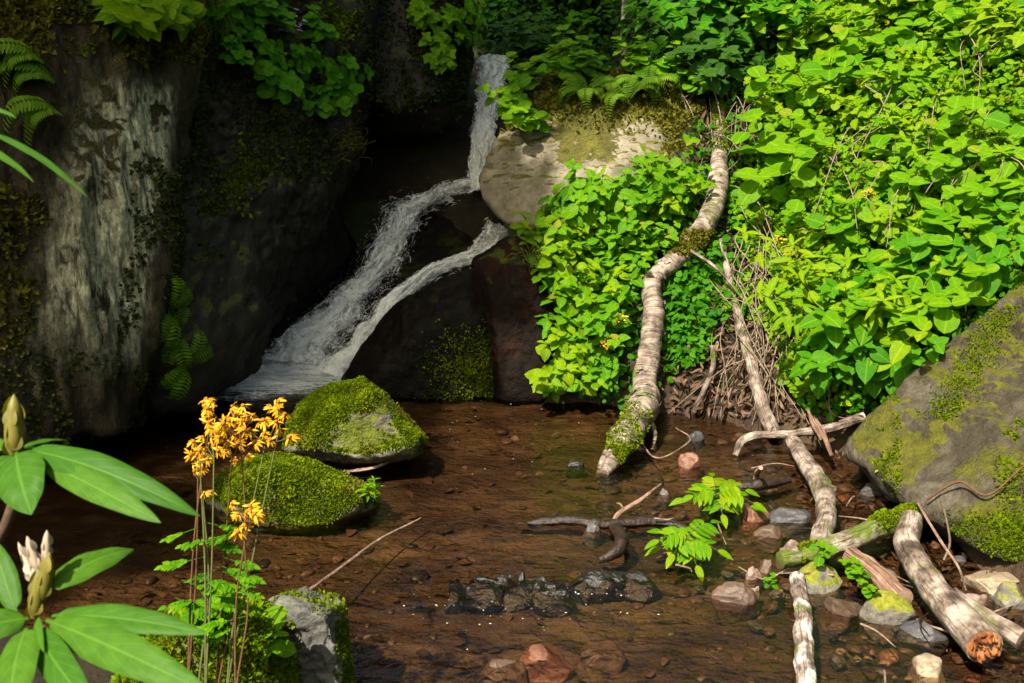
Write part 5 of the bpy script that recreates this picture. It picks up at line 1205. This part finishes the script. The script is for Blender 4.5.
stones = [
    (690, 466, 24, 16, 'st_red', 'reddish stone sitting in the shallows right of the log end'),
    (757, 519, 34, 18, 'st_red', 'orange stone with a pale side in the shallows'),
    (722, 509, 34, 20, 'st_brown', 'flat brown stone under the leafy sprig'),
    (735, 600, 40, 22, 'st_brown', 'round wet brown stone left of the lichened log'),
    (753, 578, 16, 16, 'st_pink', 'upright pinkish chip behind the wet brown stone'),
    (766, 572, 16, 18, 'st_brown', 'small brown stone standing beside the pinkish chip'),
    (755, 591, 14, 9, 'st_tan', 'little whitish pebble by the seedling'),
    (794, 558, 28, 24, 'st_pink', 'pink stone at the left end of the mossy log'),
    (822, 588, 46, 30, 'st_moss', 'brown stone with a mossy face under the mossy log'),
    (846, 612, 42, 20, 'st_brown', 'angular brown stone right of the lichened log'),
    (888, 618, 52, 36, 'st_moss', 'round grey stone topped with yellow moss'),
    (926, 636, 46, 18, 'st_slate', 'dark slate leaning against the broken log'),
    (888, 590, 30, 26, 'st_grey', 'grey stone wedged under the pinkish brown log'),
    (1000, 590, 60, 22, 'st_tan', 'pale tan flat stone by the mossy slab'),
    (975, 606, 26, 18, 'st_pink', 'small pink stone beside the pale tan flat stone'),
    (872, 494, 26, 12, 'st_grey', 'grey stone in the shallows left of the slab foot'),
    (900, 500, 24, 16, 'st_pink', 'pinkish stone at the foot of the slab'),
    (846, 432, 56, 24, 'st_tan', 'pale flat rock at the foot of the leafy bank'),
    (592, 531, 18, 12, 'st_grey', 'little grey stone on the soaked branch'),
    (664, 494, 14, 10, 'st_grey', 'little grey stone right of the forked stick'),
    (697, 440, 18, 12, 'st_slate', 'dark stone near the thin rootlet'),
    (575, 465, 18, 8, 'riffle', 'flat black stone left of the log end'),
    (545, 656, 56, 7, 'st_red', 'rusty flat stone awash near the bottom edge'),
    (505, 668, 44, 9, 'st_brown', 'brown flat stone awash at the bottom edge'),
    (600, 650, 50, 8, 'st_brown', 'dark flat stone awash right of the rusty one'),
    (930, 672, 40, 18, 'st_tan', 'tan stone at the bottom edge below the slate'),
    (905, 480, 26, 14, 'st_slate', 'slate stone tucked under the slab foot'),
    (790, 520, 44, 14, 'st_slate', 'long slate stone left of the pale knotted log'),
    (770, 536, 30, 10, 'st_brown', 'brown stone below the orange stone'),
    (1012, 606, 30, 30, 'st_moss', 'mossy stone at the right edge under the flat tan stone'),
    (730, 497, 16, 12, 'st_tan', 'small tan stone behind the leafy sprig'),
]
for k, (px, py, w, hh, mt, lab) in enumerate(stones):
    stone(px, py, w, hh, mt, lab, 500 + k, None, -0.025 if 'awash' in lab else 0.0)
# black soaked stones that break the current in mid stream
G_R = 'soaked black stones breaking the current'; L_R = 'soaked black stone among those breaking the current in mid stream'
r_ = np.random.default_rng(12)
for k in range(20):
    if k < 13: x = 448 + 110 * (k + .5) / 13 + r_.normal() * 4; y = 587 + r_.normal() * 9
    else: x = 584 + 66 * (k - 13 + .5) / 7 + r_.normal() * 4; y = 586 - (x - 580) * 0.12 + r_.normal() * 3
    stone(x, y, r_.uniform(10, 46), r_.uniform(2, 11), 'riffle', L_R, 700 + k, G_R, -0.002, 5, r_.uniform(.6, 1.0))
# the small ones that nothing tells apart, in the shallows at the right
r_ = np.random.default_rng(9); kinds = ['st_brown', 'st_brown', 'st_red', 'st_pink', 'st_grey', 'st_slate']
protos = []
G_P = 'small stones of the shallows'; L_P = 'small wet stone among many in the shallows at the lower right'
for k, kd in enumerate(kinds):
    protos.append(stone(760 + 3 * k, 560, 17, 9, kd, L_P, 600 + k, G_P, 0.0, 4, 0.8, True))
_first = set(); cnt = 0
poly_s = [(640, 480), (720, 470), (800, 450), (860, 470), (930, 520), (990, 570), (1020, 640), (1000, 690), (880, 690), (800, 640), (720, 610), (660, 560)]
spots = []
while cnt < 150:
    x, y = r_.uniform(600, 1024), r_.uniform(450, 690)
    if not inpoly(x, y, poly_s): continue
    c = Wt(x, y); gz = float(ground_z(np.array([c[0]]), np.array([c[1]]))[0])
    if any(np.hypot(c[0] - q[0], c[1] - q[1]) < 0.03 for q in spots): continue
    spots.append(c); o = protos[cnt % 6]
    if o.name in _first: o = dup(o)
    else: _first.add(o.name)
    s_ = r_.uniform(0.3, 1.1) ** 1.3
    o.location = (c[0], c[1], max(gz + 0.012, -0.04)); o.rotation_euler = (r_.normal() * .3, r_.normal() * .3, r_.uniform(0, 6.28)); o.scale = (s_, s_, s_ * r_.uniform(.7, 1.3)); cnt += 1

# what covers the bed under the water: gravel and sunken leaves beyond counting
r_ = np.random.default_rng(44); mb = MB(); bi = bmesh.new(); bmesh.ops.create_icosphere(bi, subdivisions=2, radius=1.0)
iv = np.array([v.co[:] for v in bi.verts]); if_ = np.array([[v.index for v in f.verts] for f in bi.faces]); bi.free()
xy = np.stack([r_.uniform(-1.6, 2.0, 9000), r_.uniform(1.9, 5.2, 9000)], 1)
sd_ = sdist(xy[:, 0], xy[:, 1]); dn = fbm(np.concatenate([xy * 1.6, np.zeros((9000, 1))], 1), 3, 45)
ok = (sd_ < -0.02) & (dn + 0.45 * ((xy[:, 0] > 0.75) & (xy[:, 1] < 3.9)) + 0.12 * (xy[:, 0] > 0.2) - 0.25 * (xy[:, 0] < 0.5) - 0.10 * (xy[:, 1] > 4.0) > r_.uniform(-0.25, 0.45, 9000)); xy = xy[ok][:1000]; zz = ground_z(xy[:, 0], xy[:, 1])
for k in range(len(xy)):
    s_ = r_.uniform(.005, .018) * (r_.uniform(1.8, 3.4) if r_.random() < .16 else 1); n_ = 1 + 0.35 * fbm(iv * 1.3 + k, 2, k % 50)[:, None]
    a = r_.uniform(0, 6.28); v = iv * n_ * np.array([s_, s_ * r_.uniform(.5, .9), s_ * r_.uniform(.25, .6)])
    v = np.stack([v[:, 0] * math.cos(a) - v[:, 1] * math.sin(a), v[:, 0] * math.sin(a) + v[:, 1] * math.cos(a), v[:, 2]], 1)
    mb.add(v + np.array([xy[k, 0], xy[k, 1], zz[k] + s_ * .1]), if_, None, r_.random())
g_ = mb.build('gravel', M['gravel']); tag(g_, kind='stuff')
mb = MB(); xy = np.stack([r_.uniform(-1.4, 1.9, 2600), r_.uniform(2.0, 5.0, 2600)], 1); xy = xy[sdist(xy[:, 0], xy[:, 1]) < -0.03][:420]; zz = ground_z(xy[:, 0], xy[:, 1]); n_ = len(xy)
add_leaves(mb, LEAF_OVATE, np.stack([xy[:, 0], xy[:, 1], zz + .004 + r_.uniform(0, .012, n_)], 1), r_.normal(size=(n_, 3)) * np.array([1, 1, .2]), r_.normal(size=(n_, 3)) * .3 + np.array([0, 0, 1.0]), r_.uniform(.025, .06, n_), r_.random(n_))
g_ = mb.build('sunken_leaves', M['sunk_leaf']); tag(g_, kind='stuff')

# white flecks: foam below the falls, also stand-ins for sun sparkle at the riffle
mb = MB(); r_ = np.random.default_rng(71)
for k in range(0, 520, 4):
    if k < 200: c = Wt(r_.normal() * 55 + 500, abs(r_.normal()) * 26 + 594)
    elif k < 290: c = Wt(r_.normal() * 30 + 600, abs(r_.normal()) * 14 + 588)
    elif k < 420: c = Wt(r_.normal() * 70 + 480, r_.normal() * 26 + 440)
    else: c = Wt(r_.normal() * 60 + 330, 400 + abs(r_.normal()) * 8)
    s_ = r_.uniform(.0008, .0022) * r_.uniform(.7, 1.5); v = oct_v * s_ * np.array([r_.uniform(1, 2.4), 1, .35]); mb.add(v + c + np.array([0, 0, .008]), oct_f)
tag(mb.build('foam', M['drop']), kind='stuff')
# thin twigs that lie about between the stones
r_ = np.random.default_rng(72)
for k in range(22):
    while True:
        x, y = r_.uniform(640, 1020), r_.uniform(440, 680)
        if inpoly(x, y, poly_s): break
    a = Wt(x, y, r_.uniform(.015, .05)); th = r_.uniform(0, 6.28); L = r_.uniform(.07, .22); d = np.array([math.cos(th), math.sin(th), r_.normal() * .12])
    log('twig', 'thin brown twig among those strewn between the stones at the lower right', 'twig', [a, a + d * L * .5 + r_.normal(size=3) * .01, a + d * L], [r_.uniform(.0025, .005), .003, .0018], ['twig', 'dry', 'wet_wood'][k % 3], 'twigs strewn between the stones', 6, 18, 0.2, 0, 900 + k)
for k, (a, b) in enumerate((((900, 120), (885, 190)), ((960, 60), (975, 130)), ((842, 180), (850, 250)), ((930, 200), (915, 262)), ((980, 180), (1000, 240)))):
    dead_clump('few dead grey stalks standing among the sunlit leaves', a, b, 5, 430 + k, 'dead stalks in the sunlit leaves', 18).location += Vector((-.06, -.12, .16))

# ------------------------------------------------------------------ the golden flowers in front
def flower_meshes():
    pm, em = MB(), MB(); r_ = np.random.default_rng(3); n = 9
    a = np.arange(n) * 2 * np.pi / n + r_.normal(size=n) * 0.12
    d = np.stack([np.cos(a), np.sin(a), -0.55 + 0.25 * r_.normal(size=n)], 1)
    add_leaves(pm, LEAF_LANCE, d * 0.0025, d, np.tile([0, 0, 1.0], (n, 1)), 0.0135 * r_.uniform(0.85, 1.1, n), r_.random(n))
    bi = bmesh.new(); bmesh.ops.create_icosphere(bi, subdivisions=2, radius=0.0038)
    em.add(np.array([v.co[:] for v in bi.verts]) * np.array([1, 1, 0.8]) + np.array([0, 0, 0.001]), np.array([[v.index for v in f.verts] for f in bi.faces])); bi.free()
    return pm, em
_fl = None
def flower(pos, axis_, parent, s=1.0):
    global _fl
    if _fl is None:
        pm, em = flower_meshes(); f = pm.build('flower', M['petal'], parent); e = em.build('flower_eye', M['flower_eye'], f); _fl = f
    else:
        f = dup(_fl, parent)
    f.location = pos; f.rotation_euler = frame(axis_, random.uniform(0, 6)).to_euler(); f.scale = (s,) * 3
def golden(label, base_px, heads, D, seed, leaves=()):
    """heads: list of cluster centres (px, py, spread px, count) on one stem"""
    r_ = np.random.default_rng(seed); b = P(*base_px, D); g0 = drop(b[0], b[1] - 0.02, 0.6)
    root = empty('golden_wildflower', g0, label, 'wildflower'); ms, ml = MB(), MB()
    for (hx, hy, sp, cnt) in heads:
        top = P(hx, hy + sp * 0.7, D); mid = (P(*base_px, D) * 0.45 + top * 0.55) + np.array([r_.normal() * .016, 0, 0])
        path = spline([g0, P(*base_px, D), mid, top], 22) - g0
        tube(ms, path, np.linspace(.0032, .0016, 22), 6, 0)
        for k in range(int(cnt * 1.25)):
            q = np.array([r_.normal() * .5, r_.normal() * .5, 0]); fx, fy = hx + np.clip(q[0], -1.3, 1.3) * sp * 1.15, hy + np.clip(r_.normal() * .5, -1, 1) * sp * 0.9
            fp = P(fx, fy, D + np.clip(r_.normal(), -1.5, 1.5) * 0.025)
            tube(ms, spline([path[-1], (path[-1] + fp - g0) / 2 + np.array([0, 0, -.006]), fp - g0], 6), .0009, 4, 0, cap=False)
            flower(fp - g0, unit(np.array([r_.normal() * .5, -0.55 + r_.normal() * .35, 0.75])), root, r_.uniform(.9, 1.4))
    for (lx, ly, L, dx) in list(leaves) + [(base_px[0] + r_.normal() * 4, r_.uniform(520, 650), r_.uniform(.04, .07), r_.choice([-1, 1]) * r_.uniform(.5, 1)) for _ in range(3)]:   # jagged pinnate leaves
        ml = MB()
        p0 = P(lx, ly, D) - g0; d = np.array([dx, -0.25, -0.15]); d = unit(d); sd = np.cross(d, [0, 0, 1.0]); k_ = 7
        P_ = [p0 + d * L * t for t in np.linspace(0.15, 0.9, k_) for g in (-1, 1)]; D_ = [sd * g + d * 0.7 + r_.normal(size=3) * .2 for t in range(k_) for g in (-1, 1)]
        S_ = [L * 0.36 * math.sin(math.pi * (0.15 + 0.75 * t)) for t in np.linspace(0, 1, k_) for g in (-1, 1)]
        add_leaves(ml, LEAF_SMALL, P_ + [p0 + d * L * .85], D_ + [d], np.tile([0, -0.35, 0.9], (2 * k_ + 1, 1)), S_ + [L * .3], r_.random(2 * k_ + 1))
        tube(ml, np.array([p0 - d * 0.03, p0 + d * L * 0.9]), .0011, 4, 0, cap=False); ml.build('leaf', M['leaf_bright'], root)
    ms.build('stem', M['stem_red' if seed % 2 else 'stem'], root)
    return root
golden('leftmost golden flower stem with small closing heads', (188, 700), ((198, 470, 12, 5), (212, 402, 12, 3)), 2.1, 1, ((192, 560, .07, -1), (186, 532, .05, -.6)))
golden('golden flower stem with the fullest head in the clump', (206, 700), ((214, 440, 24, 12), (200, 455, 12, 4)), 2.06, 2, ((206, 580, .08, .9), (208, 540, .06, -1)))
golden('golden flower stem whose head stands highest against the foam', (216, 700), ((240, 418, 22, 12), (232, 446, 16, 5)), 2.12, 3, ((216, 525, .06, 1), (222, 585, .07, 1)))
golden('golden flower stem with a head spreading towards the peaked boulder', (226, 700), ((266, 428, 18, 8), (282, 408, 10, 5)), 2.1, 4, ((232, 560, .06, .9),))
golden('golden flower stem with a low separate head on the right', (236, 700), ((248, 512, 16, 9), (244, 532, 9, 3)), 2.04, 5, ((236, 575, .06, 1), (232, 620, .07, -.9)))
golden('short golden flower stem with a single nodding pair', (198, 700), ((203, 492, 8, 2),), 2.08, 6, ((196, 600, .07, -1),))

# ------------------------------------------------------------------ the rhododendron in the near left corner
def broad_leaf(base, tip, width, facing, sag=0.12, fold=0.22, parent=None, o0=None, tint=0.5, curl=0.0, seed=0, mat='leaf_rhodo'):
    base, tip = np.asarray(base), np.asarray(tip); L = np.linalg.norm(tip - base); X = (tip - base) / L
    Z = np.asarray(facing, float); Z = unit(Z - X * (Z @ X)); Y = np.cross(Z, X); nu, nv = 26, 13
    t = np.linspace(0, 1, nu); s = np.linspace(-1, 1, nv)
    w = width / 2 * np.clip(np.sin(np.pi * np.clip(0.03 + 0.97 * t, 0, 1) ** 0.85), 0, 1) ** 0.75; w[:2] = np.minimum(w[:2], .002); w[-1] = .0003
    ph = seed * 1.7
    bow = sag * L * (4 * t * (1 - t)) * 0.6
    z = bow[:, None] + fold * w[:, None] * np.abs(s)[None] ** 1.3 - curl * w[:, None] * (s[None] ** 4) + 0.012 * width * np.sin(18 * t + ph)[:, None] * np.abs(s)[None] * 2
    z = z - 0.01 * width * np.cos(t[:, None] * 55 - np.abs(s)[None] * 8) * (np.abs(s)[None] * (1 - np.abs(s)[None])) * 3
    V = base + X * (t * L)[:, None, None] + Y * (w[:, None] * s[None])[..., None] + Z * z[..., None]
    i, j = np.meshgrid(np.arange(nu - 1), np.arange(nv - 1), indexing='ij')
    f = np.stack([i * nv + j, (i + 1) * nv + j, (i + 1) * nv + j + 1, i * nv + j + 1], -1).reshape(-1, 4)
    uv = np.stack([np.broadcast_to(0.5 + 0.5 * s[None], (nu, nv)), np.broadcast_to(t[:, None], (nu, nv))], -1).reshape(-1, 2)
    return mesh_obj('leaf', V.reshape(-1, 3) - o0, f, M[mat], parent, uv, {'tint': np.full(nu * nv, tint)})
def m_px(px, d): return px * d / F
g0 = drop(-0.62, 0.75, 0.8)
rh = empty('rhododendron', g0, 'rhododendron with long glossy leaves and pale buds in the near left corner', 'shrub')
RU, RL = P(22, 452, 1.08), P(40, 618, 1.0)
mb = MB(); tube(mb, spline([g0 - g0, np.array([0.02, 0.05, 0.35]), P(10, 720, 1.03) - g0, RL - g0 + np.array([0, 0, -.01])], 30), np.linspace(.012, .0045, 30), 8, 0, 0.08, 1)
tube(mb, spline([np.array([0.02, 0.05, 0.35]), P(-40, 640, 1.12) - g0, P(8, 520, 1.1) - g0, RU - g0 + np.array([0, 0, -.01])], 30), np.linspace(.010, .0045, 30), 8, 0, 0.08, 2)
mb.build('stem', M['stem_brown'], rh)
UPf, CAMf = np.array([0, -0.25, 1.0]), np.array([0.1, -0.9, 0.55])
TINT = [0.2, 0.75, 0.45, 0.6, 0.3, 0.85]
leaves_r = [
    ((26, 450, 1.08), (200, 516, 1.02), 34, UPf + np.array([-.2, -.35, 0]), .16), ((44, 463, 1.06), (161, 523, .98), 30, UPf + np.array([-.1, -.5, 0]), .08), ((16, 452, 1.06), (32, 515, .99), 50, CAMf, .10),
    ((24, 447, 1.10), (68, 441, 1.18), 12, UPf, .1), ((14, 455, 1.07), (-45, 512, 1.0), 34, UPf + np.array([0, -.5, 0]), .12), ((12, 448, 1.09), (-60, 452, 1.15), 26, UPf, .12), ((26, 448, 1.1), (64, 458, 1.2), 18, UPf, .1),
    ((46, 590, 1.0), (134, 549, 1.08), 32, UPf + np.array([-.2, -.7, 0]), .16), ((52, 616, 1.0), (208, 634, .95), 32, UPf + np.array([0, -.25, 0]), .10), ((46, 620, .99), (214, 696, .88), 42, UPf + np.array([-.1, -.5, 0]), .10),
    ((34, 628, .98), (100, 720, .86), 34, CAMf + np.array([-.2, 0, .3]), .08), ((26, 628, .97), (8, 730, .86), 44, CAMf, .10), ((16, 612, 1.0), (-6, 540, 1.04), 26, CAMf, .08), ((28, 618, .99), (-60, 640, .95), 36, UPf + np.array([0, -.4, 0]), .1), ((38, 618, .985), (44, 652, .93), 10, CAMf, .1)]
for k, (a, b, w, fc, sg) in enumerate(leaves_r):
    broad_leaf(P(*a) - 0, P(*b) - 0, m_px(w, (a[2] + b[2]) / 2), fc, sg, 0.16, rh, g0, TINT[k % 6], 0.25, k)
def bud(base, tip, r0, mat, name='bud', n=9):
    mb = MB(); base, tip = np.asarray(base), np.asarray(tip); ax = tip - base; L = np.linalg.norm(ax); r_ = np.random.default_rng(int(L * 1e5) % 999)
    tube(mb, spline([base, base + ax * .35, base + ax * .75, tip], 14) - g0, np.array([.45, .7, .9, 1, 1.02, 1, .97, .9, .84, .75, .62, .45, .28, .05]) * r0, 10, 0.4, 0.06, 3)
    for k in range(n):
        a = k * 2.4; t = k / n * 0.7; sd = unit(np.cross(ax, [0.3, 1, 0])); u2 = np.cross(unit(ax), sd); o = sd * math.cos(a) + u2 * math.sin(a)
        add_leaves(mb, LEAF_OVATE, [base + ax * t + o * r0 * .75 - g0], [ax / L + o * .12], [o], [L * 0.34], [r_.random()])
    return mb.build(name, M[mat], rh)
bud(P(14, 455, 1.07), P(14, 394, 1.07), m_px(9, 1.07), 'bud_green')
bud(P(34, 618, 1.0), P(40, 566, 1.0), m_px(7, 1.0), 'bud_green')
bud(P(42, 600, 1.0), P(50, 552, .995), m_px(7, 1.0), 'bud_green', n=7)
bud(P(38, 572, 1.0), P(27, 536, 1.0), m_px(4.5, 1.0), 'bud_white', n=5); bud(P(46, 566, .998), P(47, 530, .998), m_px(4.5, 1.0), 'bud_white', n=5); bud(P(34, 580, .998), P(18, 542, 1.01), m_px(3.5, 1.0), 'bud_white', n=5)
# a second twig reaches in at the upper left
tw = empty('rhododendron', drop(-0.95, 0.9, 0.8), 'narrow leaved twig reaching in at the upper left edge', 'shrub'); t0 = np.array(tw.location)
c0 = P(-40, 128, 1.0); mb = MB(); tube(mb, spline([np.zeros(3), np.array([.05, 0, .7]), P(-110, 300, 1.05) - t0, c0 - t0], 30), np.linspace(.011, .004, 30), 7, 0, 0.08, 4); mb.build('stem', M['stem_brown'], tw)
for k, (a, b, w) in enumerate((((-30, 128, 1.0), (87, 197, .95), 12), ((-40, 110, 1.0), (16, 118, .96), 16), ((-40, 140, 1.0), (34, 182, .96), 12), ((-40, 130, 1.0), (-120, 160, .95), 30), ((-44, 124, 1.0), (-110, 90, 1.05), 30))):
    broad_leaf(P(*a), P(*b), m_px(w, .98), np.array([-.3, .1, 1.0]), .12, 0.2, tw, t0, TINT[k], 0.2, k + 20)
